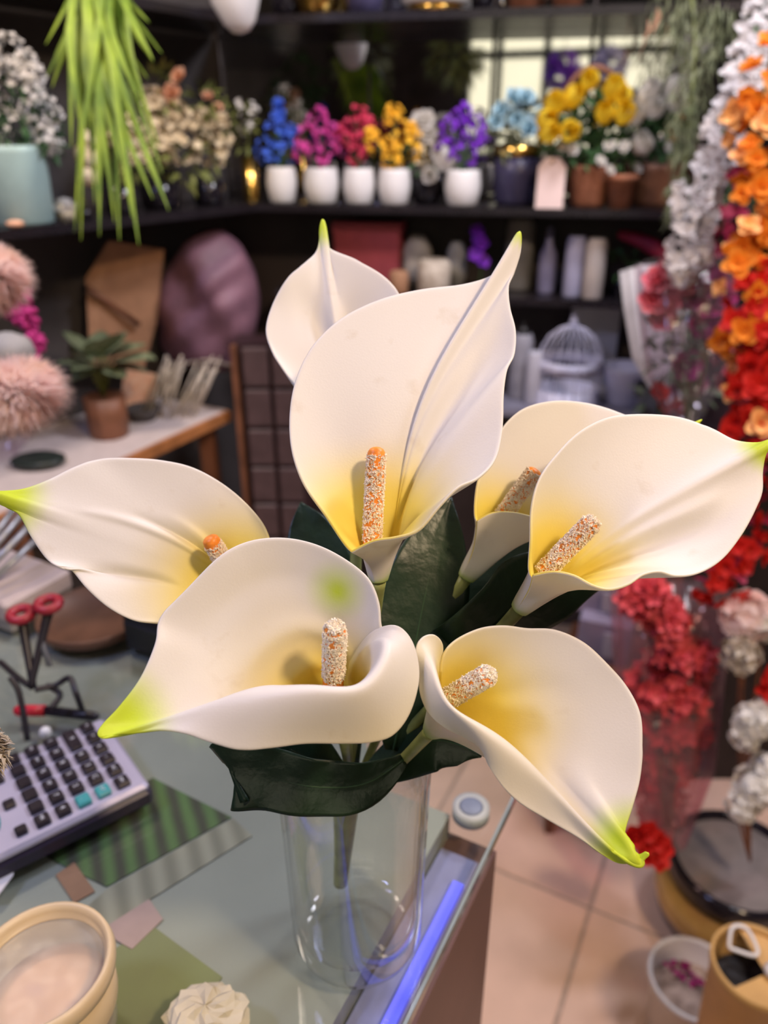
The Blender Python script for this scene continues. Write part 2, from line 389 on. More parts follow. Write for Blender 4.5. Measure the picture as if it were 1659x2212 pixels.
dsx = .60
ds = thing('dark_filler_stand', 'black stand added to darken the right background behind the wrapped red blossoms', 'display stand', (dsx + .3, 1.65, 0))  # invented dark stand, put in to blacken the background behind the hydrangeas
MB().box((dsx + .24, 1.61, .96), (.48, .38, .03)).build('stand_top', M['black'], ds, smooth=False)
MB().box((dsx + .24, 1.64, .47), (.45, .28, .94)).build('stand_body', mat('stand_dark', (.022, .014, .014), .6, var=.3), ds, smooth=False)
for sx in (.03, .45): MB().box((dsx + sx, 1.45, .47), (.03, .03, .94)).build('post', M['wood'], ds, smooth=False)
# ------------------------------------------------------------------ glass vase
vb = V((-.0205, .3935, ZC + .0004)); VH = .222
vp = [(0, 0), (.040, 0), (.046, .003), (.049, .012), (.0495, .04), (.0505, .10), (.0525, .17), (.0535, VH - .001), (.0528, VH), (.0515, VH - .001),
      (.0498, .17), (.0478, .10), (.0467, .04), (.0455, .022), (.040, .0155), (.034, .0135), (.0, .013)]
vo = MB().lathe(vp, vb, 72).build('glass_vase', clear_glass('vase_glass', (.97, .98, .98), 1.5))
tag(vo, 'clear cylindrical glass vase holding the white calla lilies', 'vase')
# ------------------------------------------------------------------ calla lilies (one artificial bunch on a shared stalk)
bunch = thing('calla_lily_bunch', 'bunch of seven white artificial calla lilies with dark green leaves in the glass vase', 'flower bunch', (vb.x, vb.y, ZC + .02))
def herm(p0, p1, t0, t1, t):
    a = t*t; b = a*t
    return p0 * (2*b - 3*a + 1) + t0 * (b - 2*a + t) + p1 * (3*a - 2*b) + t1 * (b - a)
def spathe(label, B, A, rim, tip, t0=.6, mids=None, tipr=.02, green_at=None, thr=.055, flare=.35, ridges=(), nu=7, ns=40, usm=6):
    """B base and A spadix tip as (px,py,depth); rim = list of (px,py,depth); mids {index:(px,py,depth)}"""
    Bp = P(*B); Ap = P(*A); ax = (Ap - Bp).normalized()
    R = [P(*q[:3]) for q in rim]; tipP = P(*tip)
    mid = []; mt = []
    rads = []
    for i, q in enumerate(R):
        rad = (q - Bp); rad -= ax * rad.dot(ax); rad = rad.normalized(); rads.append(rad)
    for i, q in enumerate(R):
        L = (q - Bp).length; p0 = Bp + rads[i] * .0042
        T0 = ax * L * t0; T1 = (q - p0) * (1.0) + rads[i] * L * flare - ax * L * (t0 - .25)
        if mids and i in mids: mid.append(P(*mids[i]))
        else: mid.append(herm(p0, q, T0, T1, .5))
    Rs, Ms, Ds = cr(R, nu), cr(mid, nu), cr(rads, nu)
    NU = len(Rs); vs = []; 
    for u in range(NU):
        q, m_, rd = Rs[u], Ms[u], Ds[u].normalized(); p0 = Bp + rd * .0042
        tm_ = (q - p0) * .5; l1 = (m_ - p0).length
        T0 = (ax * .75 + rd * .25) * l1 * 1.1; T1 = (q - m_) * 1.15
        for s in range(ns + 1):
            t = s / ns
            vs.append(herm(p0, m_, T0, tm_, t*2) if t <= .5 else herm(m_, q, tm_, T1, t*2 - 1))
    for _ in range(2):          # even the limb out across its width so the midrib is no tube
        new = list(vs)
        for s in range(1, ns):
            t = s/ns; wgt = min(1, t/.15) * max(0, min(1, (.97 - t)/.25))
            row = [vs[u*(ns+1)+s] for u in range(NU)]; pre = [V((0, 0, 0))]
            for q in row: pre.append(pre[-1] + q)
            for u in range(NU):
                r = min(usm, u, NU-1-u)
                if r > 0: new[u*(ns+1)+s] = vlerp(row[u], (pre[u+r+1] - pre[u-r]) / (2*r+1), wgt)
        vs = new
    # ridges: soft creases pushed along the surface normal: ((u0,s0),(u1,s1),width,height)
    if ridges:
        out = list(vs)
        for u in range(NU):
            for s in range(ns + 1):
                fu, fs = u / (NU-1), s / ns; h = 0
                for (a, b, wd, ht) in ridges:
                    dx, dy = b[0]-a[0], b[1]-a[1]; l2 = dx*dx + dy*dy
                    t = max(0, min(1, ((fu-a[0])*dx + (fs-a[1])*dy) / l2))
                    d = math.hypot(fu - a[0] - dx*t, (fs - a[1] - dy*t))
                    h += ht * math.exp(-(d/wd)**2) * math.sin(PI * min(max(t*.9+.05, 0), 1)) ** .5
                if abs(h) > 1e-6:
                    i = u*(ns+1)+s; k = ns+1
                    a1 = vs[min(u+1, NU-1)*k+s] - vs[max(u-1, 0)*k+s]; b1 = vs[u*k+min(s+1, ns)] - vs[u*k+max(s-1, 0)]
                    nn = a1.cross(b1); nn = nn.normalized() if nn.length > 1e-12 else V((0, 0, 1))
                    cdir = (V((0, 0, CAMZ)) - vs[i])
                    if nn.dot(cdir) < 0: nn = -nn
                    out[i] = vs[i] + nn * h
        vs = out
    fs = []; k = ns + 1
    for u in range(NU - 1):
        for s in range(ns): fs.append((u*k+s, (u+1)*k+s, (u+1)*k+s+1, u*k+s+1))
    mb = MB(); mb.v = vs; mb.f = fs
    o = mb.build('calla_flower', M['spathe'], bunch, label=label)
    me = o.data; me.materials.append(M['spathe_out'])
    pc_ = sum((V(me.polygons[(NU//2 + j) * ns + ns//4].normal).dot(Bp + ax*((vs[(NU//2+j)*k+ns//4]-Bp).dot(ax)) - vs[(NU//2+j)*k+ns//4]) for j in range(-8, 8)))
    if pc_ < 0: me.flip_normals()
    at = me.color_attributes.new('tint', 'FLOAT_COLOR', 'POINT')
    me.color_attributes.new('tint_out', 'FLOAT_COLOR', 'POINT'); at = me.color_attributes['tint']; at2 = me.color_attributes['tint_out']; full = []; part = []
    W = V((.86, .83, .80)); Y = V((.92, .74, .06)); G = V((.64, .78, .05)); gp = P(*green_at) if green_at else None
    gb_ = V((.42, .56, .12))
    for i, p in enumerate(vs):
        s = (i % k) / ns; d = (p - Bp).dot(ax); rr = ((p - Bp) - ax * d).length
        f = max(0, 1 - max(d - thr*.35, 0) / thr); f *= max(0, 1 - rr / (thr * 1.2)); f = min(1, f * 1.9); f = f*f*(3-2*f)
        c = vlerp(W, Y, f * .9)
        fb = max(0, 1 - s / .10); c = vlerp(c, gb_, fb)
        e = max(0, 1 - (p - tipP).length / tipr); e = min(1, e * 1.7); c = vlerp(c, G, e*e*(3-2*e))
        if gp:
            e = max(0, 1 - (p - gp).length / .019); c = vlerp(c, V((.58, .74, .05)), min(1, e*1.2)**1.3)
        at.data[i].color = (c.x, c.y, c.z, 1)
        co = vlerp(W, V((.52, .62, .25)), max(0, 1 - s/.22)**1.3 * .8); co = vlerp(co, gb_, fb); e = max(0, 1 - (p - tipP).length / tipr); e = min(1, e*1.7); co = vlerp(co, G, e*e*(3-2*e)); at2.data[i].color = (co.x, co.y, co.z, 1)
        (full if ((p - tipP).length > tipr*1.6 and s < .93) else part if (p - tipP).length > tipr*1.6 else []).append(i)
    vg = o.vertex_groups.new(name='smooth'); vg.add(full, 1.0, 'REPLACE'); vg.add(part, .25, 'REPLACE')
    sm = o.modifiers.new('smooth', 'SMOOTH'); sm.factor = .5; sm.iterations = 4; sm.vertex_group = 'smooth'
    so = o.modifiers.new('thick', 'SOLIDIFY'); so.thickness = .0016; so.offset = 0; so.material_offset = 1; so.material_offset_rim = 0
    bv = o.modifiers.new('round', 'SUBSURF'); bv.levels = 1; bv.render_levels = 1
    return o
def spadix(par, a, b, r, cover=(0, 1), white=False, n=2600):
    a, b = P(*a), P(*b); ax = (b - a); L = ax.length; Mx = dirm(ax)
    prof = [(r*.95, 0)] + [(r*(1 + .03*math.sin(i*1.7)), L*i/10) for i in range(1, 10)] + [(r*.93, L*.955), (r*.72, L*.985), (r*.4, L*1.0), (0, L*1.006)]
    o = MB().lathe(prof, a, 20, Mx).build('spadix', M['orange'], par)
    mb = MB(); rr = random.Random(3)
    for i in range(n):
        t = rr.uniform(cover[0], cover[1]); th = rr.uniform(0, 2*PI); k = r * (1.0 if t < .95 else .8)
        if math.sin(th*3 + t*17) + math.sin(th*2 - t*31) > 1.62: continue
        q = a + Mx @ V((math.cos(th)*k, math.sin(th)*k, t*L)); s = r * rr.uniform(.12, .25)
        R = rotm(rr)
        mb.add([q + R @ (V(x)*s) for x in ((1.4,0,0),(-.7,.6,0),(-.7,-.6,0),(0,0,.9))], [(0,1,3),(1,2,3),(2,0,3),(0,2,1)])
    if cover[1] > .98:
        for i in range(n//8):
            q0 = inball(); q = b + Mx @ V((q0.x*r*.7, q0.y*r*.7, rr.uniform(-.1, .15)*r)); s = r*.2; R = rotm(rr)
            mb.add([q + R @ (V(x)*s) for x in ((1.4,0,0),(-.7,.6,0),(-.7,-.6,0),(0,0,.9))], [(0,1,3),(1,2,3),(2,0,3),(0,2,1)])
    mb.build('pollen_coat', M['fuzz_white'] if white else M['fuzz'], par, smooth=False, kind='stuff')
# 1 tall flower in the middle
rim1 = [(800,1195,.418),(757,1189,.412),(702,1112,.411),(650,1036,.414),(625,945,.42),(632,840,.428),(670,752,.437),(735,687,.445),(820,645,.452),(910,623,.458),
        (1000,612,.462),(1062,593,.464),(1100,560,.464),(1113,520,.462),(1120,500,.459),(1127,504,.459),(1126,540,.459),(1116,578,.457),(1101,613,.452),(1103,660,.446),(1115,710,.438),(1113,760,.431),
        (1098,796,.424),(1090,850,.417),(1087,925,.408),(1072,990,.398),(1036,1030,.390),(992,1051,.386),(950,1094,.385),(906,1144,.386),(855,1160,.390),(805,1168,.396),(757,1192,.403)]
f1 = spathe('largest white calla lily standing tallest in the middle, orange spadix fully shown', (818,1256,.432), (812,975,.420), rim1, (1124,500,.459), tipr=.010, thr=.062,
            ridges=[((.62,.95),(.62,.30),.035,-.006), ((.70,.95),(.74,.35),.035,.0035), ((.33,.85),(.36,.35),.03,-.0015)])
spadix(f1, (803,1180,.424), (814,966,.416), .0050, (.06, .93))
# 2 flower behind it
rim2 = [(720,930,.480),(640,832,.486),(606,787,.489),(584,751,.492),(573,708,.495),(590,650,.50),(622,596,.503),(660,565,.508),(683,541,.514),(690,505,.518),(697,473,.518),(705,505,.518),(712,535,.514),
        (770,560,.510),(830,595,.504),(866,640,.498),(890,720,.49),(880,820,.483),(840,900,.478),(780,940,.476),(720,935,.477)]
f2 = spathe('white calla lily with upright green tip, half hidden behind the tallest one', (770,1130,.50), (745,800,.50), rim2, (697,470,.518), tipr=.026, t0=.5, usm=14,
            ridges=[((.30,.92),(.42,.55),.05,-.005), ((.72,.92),(.52,.55),.05,-.005), ((.47,.98),(.47,.6),.06,.003)])
spadix(f2, (760,1050,.498), (745,840,.495), .005)
# 3 front left flower, open towards the camera
rim3 = [(800,1440,.405),(832,1390,.39),(823,1345,.384),(818,1298,.384),(798,1250,.387),(758,1214,.39),(700,1181,.393),(640,1163,.395),(580,1160,.395),(522,1172,.393),(470,1202,.39),(408,1264,.387),(346,1332,.383),
        (334,1390,.378),(302,1464,.372),(256,1526,.366),(222,1562,.362),(209,1582,.359),(216,1594,.358),(245,1588,.360),(292,1585,.361),(345,1579,.359),(400,1586,.356),(450,1603,.354),(520,1621,.353),(590,1616,.354),
        (660,1607,.356),(740,1607,.359),(802,1604,.362),(850,1588,.366),(886,1540,.370),(905,1470,.373),(899,1408,.375),(878,1366,.377),(848,1350,.380),(800,1368,.391),(756,1426,.404)]
mid3 = {19:(570,1482,.370),20:(580,1483,.368),21:(592,1484,.365),22:(608,1484,.362),23:(628,1483,.359),24:(650,1482,.356),25:(675,1481,.354),26:(700,1482,.352),27:(735,1488,.352),28:(762,1492,.353),29:(782,1482,.355),30:(800,1462,.358),31:(818,1432,.362),32:(826,1405,.368),33:(818,1395,.374),34:(800,1400,.382),35:(775,1430,.395),36:(752,1465,.41)}
f3 = spathe('large white calla lily in front left, wide open with yellow-green tip over the calculator', (745,1590,.435), (723,1350,.372), rim3, (205,1590,.358), tipr=.042, t0=.5, usm=9, mids=mid3,
            green_at=(725,1280,.394), thr=.065, ridges=[((.12,.62),(.36,.70),.035,.0030), ((.12,.44),(.36,.50),.03,.0026), ((.2,.85),(.32,.88),.04,-.0015)])
spadix(f3, (719,1492,.405), (724,1352,.372), .0054, (.24, 1), True)
# 4 front right flower
rim4 = [(952,1450,.400),(958,1412,.398),(985,1381,.400),(1038,1356,.403),(1090,1350,.405),(1140,1356,.406),(1200,1359,.405),(1262,1386,.403),(1312,1431,.400),(1356,1482,.397),(1385,1540,.393),(1390,1605,.389),(1384,1680,.385),
        (1368,1742,.381),(1352,1790,.378),(1349,1825,.376),(1362,1848,.374),(1385,1848,.371),(1399,1841,.369),(1401,1849,.369),(1375,1861,.371),(1336,1864,.373),(1298,1845,.373),(1250,1811,.372),(1190,1776,.370),(1130,1741,.367),
        (1090,1705,.366),(1062,1662,.366),(1044,1622,.367),(1010,1596,.368),(962,1572,.370),(926,1540,.373),(907,1495,.376),(905,1445,.379),(897,1402,.382),(912,1376,.386),(937,1370,.390),(954,1388,.396),(953,1420,.404)]
mid4 = {14:(1290,1740,.384),15:(1316,1795,.379),16:(1328,1826,.376),17:(1336,1845,.375),18:(1340,1852,.374),19:(1340,1855,.374),20:(1322,1848,.374),21:(1285,1822,.375),22:(1225,1755,.376),23:(1150,1650,.376),24:(1115,1618,.372),25:(1080,1590,.369),26:(1050,1572,.366),27:(1022,1558,.365),28:(1000,1548,.364),29:(980,1538,.364),30:(965,1525,.365),31:(954,1508,.367),32:(948,1485,.370),33:(944,1460,.374),34:(936,1440,.380),35:(935,1440,.388),36:(940,1445,.394),37:(945,1460,.402)}
f4 = spathe('white calla lily in front right with green tip curling over the floor', (930,1580,.435), (1062,1452,.385), rim4, (1385,1856,.370), tipr=.032, t0=.45, usm=9, mids=mid4, thr=.062,
            ridges=[((.30,.75),(.40,.38),.03,-.003), ((.38,.8),(.50,.36),.035,.003), ((.22,.8),(.2,.5),.03,-.0015)])
spadix(f4, (962,1512,.405), (1060,1455,.384), .0051, (.0, 1), True)
# 5 left flower
rim5 = [(520,1372,.44),(430,1352,.438),(330,1346,.432),(280,1338,.43),(230,1311,.428),(186,1272,.427),(152,1232,.428),(129,1225,.424),(100,1208,.426),(66,1160,.427),(38,1110,.428),(0,1090,.427),(-20,1072,.424),(-14,1062,.424),(0,1060,.427),(50,1055,.432),
        (105,1035,.437),(160,1008,.442),(215,990,.447),(280,988,.45),(350,993,.453),(420,1010,.456),(490,1050,.458),(545,1100,.455),(578,1150,.45),(592,1220,.443),(592,1300,.437),(560,1362,.435)]
f5 = spathe('white calla lily on the left lying sideways, green tip cut by the photo edge', (555,1330,.47), (452,1160,.438), rim5, (-20,1072,.424), tipr=.034, t0=.45, usm=20, thr=.06,
            ridges=[((.70,.70),(.80,.35),.03,.0022), ((.62,.72),(.74,.30),.02,-.0018), ((.55,.8),(.72,.25),.02,.0016), ((.25,.95),(.25,.6),.03,-.003)])
spadix(f5, (512,1262,.453), (451,1160,.437), .0049, (.0, .86))
# 6 right flower
rim6 = [(1185,1245,.408),(1146,1240,.402),(1147,1165,.402),(1149,1092,.406),(1166,1030,.411),(1202,980,.417),(1250,932,.423),(1310,901,.429),(1370,893,.433),(1440,895,.435),(1490,905,.435),(1542,926,.433),(1590,950,.430),(1640,955,.426),(1668,948,.422),
        (1672,958,.421),(1656,982,.422),(1649,1020,.421),(1648,1062,.418),(1630,1110,.413),(1600,1162,.408),(1560,1210,.403),(1510,1238,.398),(1462,1243,.394),(1428,1234,.390),(1392,1241,.387),(1360,1262,.384),(1320,1273,.383),(1282,1264,.384),
        (1240,1242,.387),(1195,1234,.392),(1150,1242,.397)]
f6 = spathe('white calla lily on the right reaching past the photo edge, beside the red garland', (1120,1318,.432), (1284,1120,.405), rim6, (1672,952,.421), tipr=.022, t0=.5, usm=9, thr=.06,
            ridges=[((.62,.9),(.62,.35),.03,-.0035), ((.70,.9),(.70,.35),.028,.003), ((.56,.85),(.58,.4),.025,.002)])
spadix(f6, (1172,1238,.415), (1284,1124,.402), .0050, (.0, 1))
# 7 flower behind the right one
rim7 = [(1060,1130,.455),(1029,1120,.452),(1030,1052,.455),(1046,1000,.459),(1072,945,.463),(1100,905,.467),(1140,877,.471),(1200,864,.475),(1262,868,.477),(1312,880,.477),(1370,900,.476),(1450,912,.473),(1505,910,.470),(1518,906,.469),
        (1505,922,.469),(1470,960,.467),(1440,1020,.463),(1390,1080,.458),(1330,1110,.454),(1270,1130,.450),(1200,1130,.447),(1148,1114,.445),(1105,1105,.444),(1062,1107,.445),(1030,1124,.447)]
f7 = spathe('white calla lily partly hidden behind the right-hand one, funnel pale green', (1005,1250,.470), (1162,1012,.455), rim7, (1516,906,.469), tipr=.016, t0=.5, thr=.058)
spadix(f7, (1085,1115,.458), (1160,1014,.452), .0049, (.0, .93))
# stalk and stems
trunk = [P(735,1908,.585), P(741,1840,.568), P(745,1780,.553), P(748,1730,.541)]
MB().tube(cr(trunk, 5), [.0052 + .0045 * i / 15 for i in range(16)], 12).build('stalk', M['stem_green'], bunch)
stem_to = [((818,1256,.432), (800,1400,.46)), ((770,1130,.50), (765,1400,.51)), ((745,1590,.435), (752,1650,.48)), ((930,1580,.435), (850,1660,.47)),
           ((555,1330,.47), (660,1560,.50)), ((1120,1318,.432), (900,1560,.47)), ((1005,1250,.470), (860,1500,.49))]
for i, (b, m_) in enumerate(stem_to):
    s0 = P(742 + i*2.5, 1735 - (i % 3)*8, .543)
    pts = cr([s0, vlerp(s0, P(*m_), .45) + V((0, 0, .004)), P(*m_), P(*b)], 8)
    MB().tube(pts, [.0030 + .0012 * (k/(len(pts)-1))**4 for k in range(len(pts))], 10).build('stem', M['stem_green'], bunch)
def leafpart(spine, widths, side, fold=.25, wav=.0):
    """broad leaf along a spine of (px,py,depth); side = world vector across the blade"""
    sp = cr([P(*q) for q in spine], 8); n = len(sp); wd = cr([V((w_, 0, 0)) for w_ in widths], 8)
    assert len(wd) == n
    mb = MB(); nx = 8; vs = []; side = V(side)
    for i, p in enumerate(sp):
        t = (sp[min(i+1, n-1)] - sp[max(i-1, 0)]).normalized(); sd = (side - t * side.dot(t)).normalized(); up = sd.cross(t)
        for k in range(-nx, nx+1):
            x = k / nx; ww = wd[i].x
            vs.append(p + sd * (x * ww) + up * (abs(x)*ww*fold + wav*math.sin(i*.7 + (k > 0)*1.3)*abs(x)**2 + (.0004 if k == 0 else 0)))
    c = 2*nx+1
    fs = [(i*c+k, (i+1)*c+k, (i+1)*c+k+1, i*c+k+1) for i in range(n-1) for k in range(2*nx)]
    mb.v = vs; mb.f = fs
    o = mb.build('leaf', M['leaf_dark'], bunch); s = o.modifiers.new('thick', 'SOLIDIFY'); s.thickness = .0005
    rb = MB().tube([p + (V((0, 0, CAMZ)) - p).normalized() * .0004 for p in sp[:-2]], [.0010 * (1 - .8*i/n) for i in range(n-2)], 6).build('midrib', M['leaf_rib'], o)
    return o
leafpart([(850,1620,.475),(880,1480,.468),(915,1300,.470),(945,1170,.476),(975,1075,.484)], [.006,.022,.027,.018,.0005], (1, .12, .05), .10, .001)
leafpart([(880,1620,.480),(1010,1420,.465),(1120,1310,.470),(1220,1270,.475),(1315,1260,.48)], [.006,.026,.030,.022,.0005], (.45, .25, .7), .12, .001)
leafpart([(870,1640,.485),(960,1430,.480),(1040,1280,.490),(1100,1200,.50),(1150,1130,.51)], [.006,.022,.026,.018,.0005], (.7, .2, .45), .15, .001)
leafpart([(872,1640,.455),(790,1692,.452),(690,1700,.449),(590,1682,.446),(515,1665,.444),(497,1668,.444)], [.004,.014,.017,.0185,.0225,.018], (.05, .35, .8), .12, .001)
leafpart([(760,1700,.49),(680,1660,.47),(590,1635,.462),(520,1625,.46)], [.004,.018,.020,.0005], (.05, .5, .7), .12, .001)
leafpart([(770,1690,.50),(850,1640,.475),(930,1600,.462),(1000,1612,.458),(1040,1635,.456)], [.004,.014,.018,.012,.0005], (.1, .5, .7), .12, .001)
leafpart([(760,1650,.52),(740,1420,.52),(700,1250,.52),(670,1150,.525),(650,1085,.53)], [.005,.018,.022,.016,.0005], (1, .2, .05), .12, .001)
# ------------------------------------------------------------------ background materials
def pal(n, c, c2=None, rough=.6, scale=60, **k): M[n] = mat(n, c, rough, col2=c2, scale=scale, **k)
pal('blue', (.02, .07, .50), (.08, .20, .80)); pal('magenta', (.60, .02, .26), (.85, .12, .48)); pal('crimson', (.45, .005, .05), (.75, .06, .14))
pal('yellow', (.80, .38, .01), (.95, .58, .04)); pal('purple', (.12, .01, .42), (.28, .04, .70)); pal('white_fl', (.80, .77, .72), (.90, .88, .85))
pal('cream_fl', (.55, .42, .24), (.80, .70, .50)); pal('peach', (.70, .34, .20), (.80, .52, .36)); pal('skyblue', (.25, .45, .55), (.50, .68, .75))
pal('leafy', (.02, .07, .025), (.07, .16, .05)); pal('olive', (.09, .11, .02), (.22, .24, .06)); pal('greygreen', (.10, .12, .05), (.26, .28, .16))
pal('grass', (.08, .16, .008), (.30, .42, .03), scale=14); pal('orange_fl', (.85, .20, .01), (.95, .42, .04)); pal('red_fl', (.65, .008, .01), (.85, .05, .03))
pal('pink_fl', (.80, .12, .18), (.90, .35, .40)); pal('burgundy', (.22, .005, .03), (.35, .02, .07)); pal('blush', (.93, .70, .63), (.97, .86, .83), scale=12)
pal('garland_white', (.74, .70, .68), (.88, .86, .88), scale=20); pal('tulip', (.92, .64, .02), (.95, .78, .07), scale=40); pal('soil', (.10, .07, .05), (.35, .28, .22), scale=50)
pal('hotpink', (.35, .01, .13), (.55, .04, .25)); pal('dry', (.40, .33, .26), (.62, .55, .46)); pal('lilac', (.40, .40, .70), (.6, .6, .85))
def translucent(m, f):     # thin fibres let light through
    n = m.node_tree.nodes; L = m.node_tree.links; b = n['Principled BSDF']; src = b.inputs['Base Color'].links[0].from_socket
    tl = n.new('ShaderNodeBsdfTranslucent'); L.new(src, tl.inputs[0]); ms = n.new('ShaderNodeMixShader'); ms.inputs[0].default_value = f
    L.new(b.outputs[0], ms.inputs[1]); L.new(tl.outputs[0], ms.inputs[2]); L.new(ms.outputs[0], n['Material Output'].inputs[0])
for k in ('blush', 'garland_white', 'white_fl', 'orange_fl', 'red_fl', 'tulip'): translucent(M[k], .55 if k == 'blush' else .35)
paper = mat('paper_white', (.70, .66, .66), .7, var=.06); cello = film('cellophane', (.97, .94, .96), .05, .16, .025); cello_pink = film('cellophane_pink', (.95, .80, .83), .05, .16, .05)
plastic = film('clear_plastic', (.90, .88, .82), .05, .4, .22)
# ------------------------------------------------------------------ row of pots on the back shelf
rim_pot = lambda w, h: [(0, 0), (w*.36, 0), (w*.42, h*.06), (w*.49, h*.4), (w*.5, h*.6), (w*.46, h*.93), (w*.44, h), (w*.40, h), (w*.41, h*.9), (0, h*.86)]
def potpos(px, py=441, z=zs1, back=0):
    p = PZ(px, py, z); return p
def shelfpt(px, back):      # on the back shelf, 'back' metres behind its front edge
    d = V((PY(px, 440, 1).x, 1)); q = isect(V((0, 0)), d, C2 + bn*back, bdir); return V((q.x, q.y, zs1))
rows = [('blue', 611, 65, [(600,250,14),(596,285,26),(580,325,28),(620,325,26),(600,225,8),(628,285,16)], 'cobalt blue'),
        ('magenta', 696, 75, [(685,260,24),(660,300,28),(700,310,32),(722,290,18),(690,338,24),(650,325,18)], 'magenta pink'),
        ('crimson', 776, 68, [(770,250,24),(755,290,28),(785,305,26),(770,335,20),(795,270,14)], 'crimson red'),
        ('yellow', 852, 70, [(850,245,18),(855,285,28),(820,315,26),(875,320,30),(800,290,12),(850,340,24),(890,285,16)], 'golden yellow'),
        ('purple', 998, 78, [(1000,245,20),(975,280,26),(1020,275,26),(965,320,20),(1010,325,30),(1035,300,18)], 'deep purple')]
for nm, px, wpx, blobs, cn in rows:
    p = shelfpt(px, .055); s = mpp(p); w_ = wpx * s; h_ = 70 * s
    t = thing('potted_flower', f'small white ceramic pot with {cn} flowers on the back shelf', 'potted flowers', p, 'small white pots on the back shelf')
    MB().lathe(rim_pot(w_, h_), p, 28).build('pot', M['white_ceramic'], t)
    cluster(blobs, p.y, 26, .0068, 'floret').build('blossoms', M[nm], t, kind='stuff')
    mb = MB()
    for b in blobs:
        for k in range(3):
            q = PY(b[0] + rnd.uniform(-.5, .5)*b[2], b[1], p.y); mb.tube([p + V((0, 0, h_*.85)), vlerp(p + V((0, 0, h_)), q, .5) + V((rnd.uniform(-.005, .005), 0, 0)), q], .0009, 4)
    mb.build('stems', M['leafy'], t, kind='stuff')
def arrangement(name, label, cat, px, back, potprof, potmat, parts, group=None, y=None):
    p = shelfpt(px, back); t = thing(name, label, cat, p, group); s = mpp(p)
    if potprof: MB().lathe([(r*s, z*s) for r, z in potprof], p, 26).build('pot', potmat, t)
    for (pn, blobs, n, size, shape, m) in parts:
        cluster(blobs, p.y, n, size, shape).build(pn, M[m], t, kind='stuff')
    return t, p
def bloom(petals, L, W, cup, nm, m, layers=1, tilt=.5):
    mb = MB()
    for l in range(layers):
        for k in range(petals):
            R = Matrix.Rotation(2*PI*(k + .5*l)/petals, 3, 'Z') @ Matrix.Rotation(-tilt*l*.6, 3, 'Y')
            mb.petal((0, 0, 0), R, L*(1 - .22*l), W*(1 - .18*l), cup + .25*l, 3)
    return meshof(mb, nm, m)
def tulipm(L, nm, m):
    mb = MB()
    for l in range(2):
        for k in range(3):
            a0 = 2*PI*(k + .5*l)/3; vs = []
            for i in range(6):
                t = i/5; r = L*(.46 - .05*l)*math.sin(PI*(.08 + .72*t))**.8; hw = 1.15*(1 - .75*t**3)
                for j in (-1, 0, 1): vs.append((r*math.cos(a0 + j*hw*.8), r*math.sin(a0 + j*hw*.8), L*1.15*t))
            mb.add(vs, [(i*3+j, i*3+3+j, i*3+4+j, i*3+1+j) for i in range(5) for j in range(2)])
    return meshof(mb, nm, m)
tulip_me = {m: tulipm(.050, 'tulip', M[m]) for m in ('tulip', 'white_fl', 'skyblue')}
rose_me = {m: bloom(6, .024, .026, .5, 'rose', M[m], 3) for m in ('white_fl', 'cream_fl', 'peach', 'pink_fl', 'skyblue', 'red_fl')}
def heads(t, mesh, pts, y, size, name='bloom'):
    for (px, py) in pts:
        q = PY(px, py, y); d = V((rnd.uniform(-.5, .5), -.8, rnd.uniform(.1, .9))); e = d.to_track_quat('Z', 'Y').to_euler()
        inst(name, mesh, t, q, e, size * rnd.uniform(.9, 1.1))
# black bowl with white and cream flowers between the pots
t, p = arrangement('flower_bowl', 'black glossy bowl with large white and cream blooms between yellow and purple pots', 'potted flowers', 922, .10,
    [(0, 0), (22, 0), (30, 12), (34, 40), (32, 52), (28, 48), (0, 46)], M['black_gloss'], [('foliage', [(915,340,28)], 20, .012, 'leaf', 'leafy'), ('dried_blossoms', [(915,330,26),(905,290,18)], 26, .008, 'floret', 'cream_fl')])
heads(t, rose_me['white_fl'], [(922,262),(928,290),(905,265)], p.y - .01, 1.0); heads(t, tulip_me['white_fl'], [(950,365),(925,385),(960,345)], p.y - .04, 1.0)
# navy pot with light blue roses, gold collar
t, p = arrangement('flower_pot', 'navy blue pot with gold collar and light blue roses right of the purple flowers', 'potted flowers', 1110, .12,
    [(0, 0), (38, 0), (44, 8), (47, 60), (48, 92), (42, 92), (0, 86)], M['navy'], [('foliage', [(1090,300,40),(1140,300,40),(1110,270,40)], 40, .011, 'leaf', 'greygreen'), ('sprigs', [(1120,230,36),(1160,260,30)], 40, .005, 'floret', 'skyblue')])
MB().lathe([(48.5*mpp(p), 92*mpp(p)), (49*mpp(p), 92*mpp(p)), (49*mpp(p), 116*mpp(p)), (47*mpp(p), 116*mpp(p)), (47*mpp(p), 92*mpp(p))], p, 26).build('collar', M['gold'], t)
heads(t, rose_me['skyblue'], [(1073,262),(1118,258),(1145,280),(1105,215),(1135,215),(1085,240)], p.y - .05, .95)
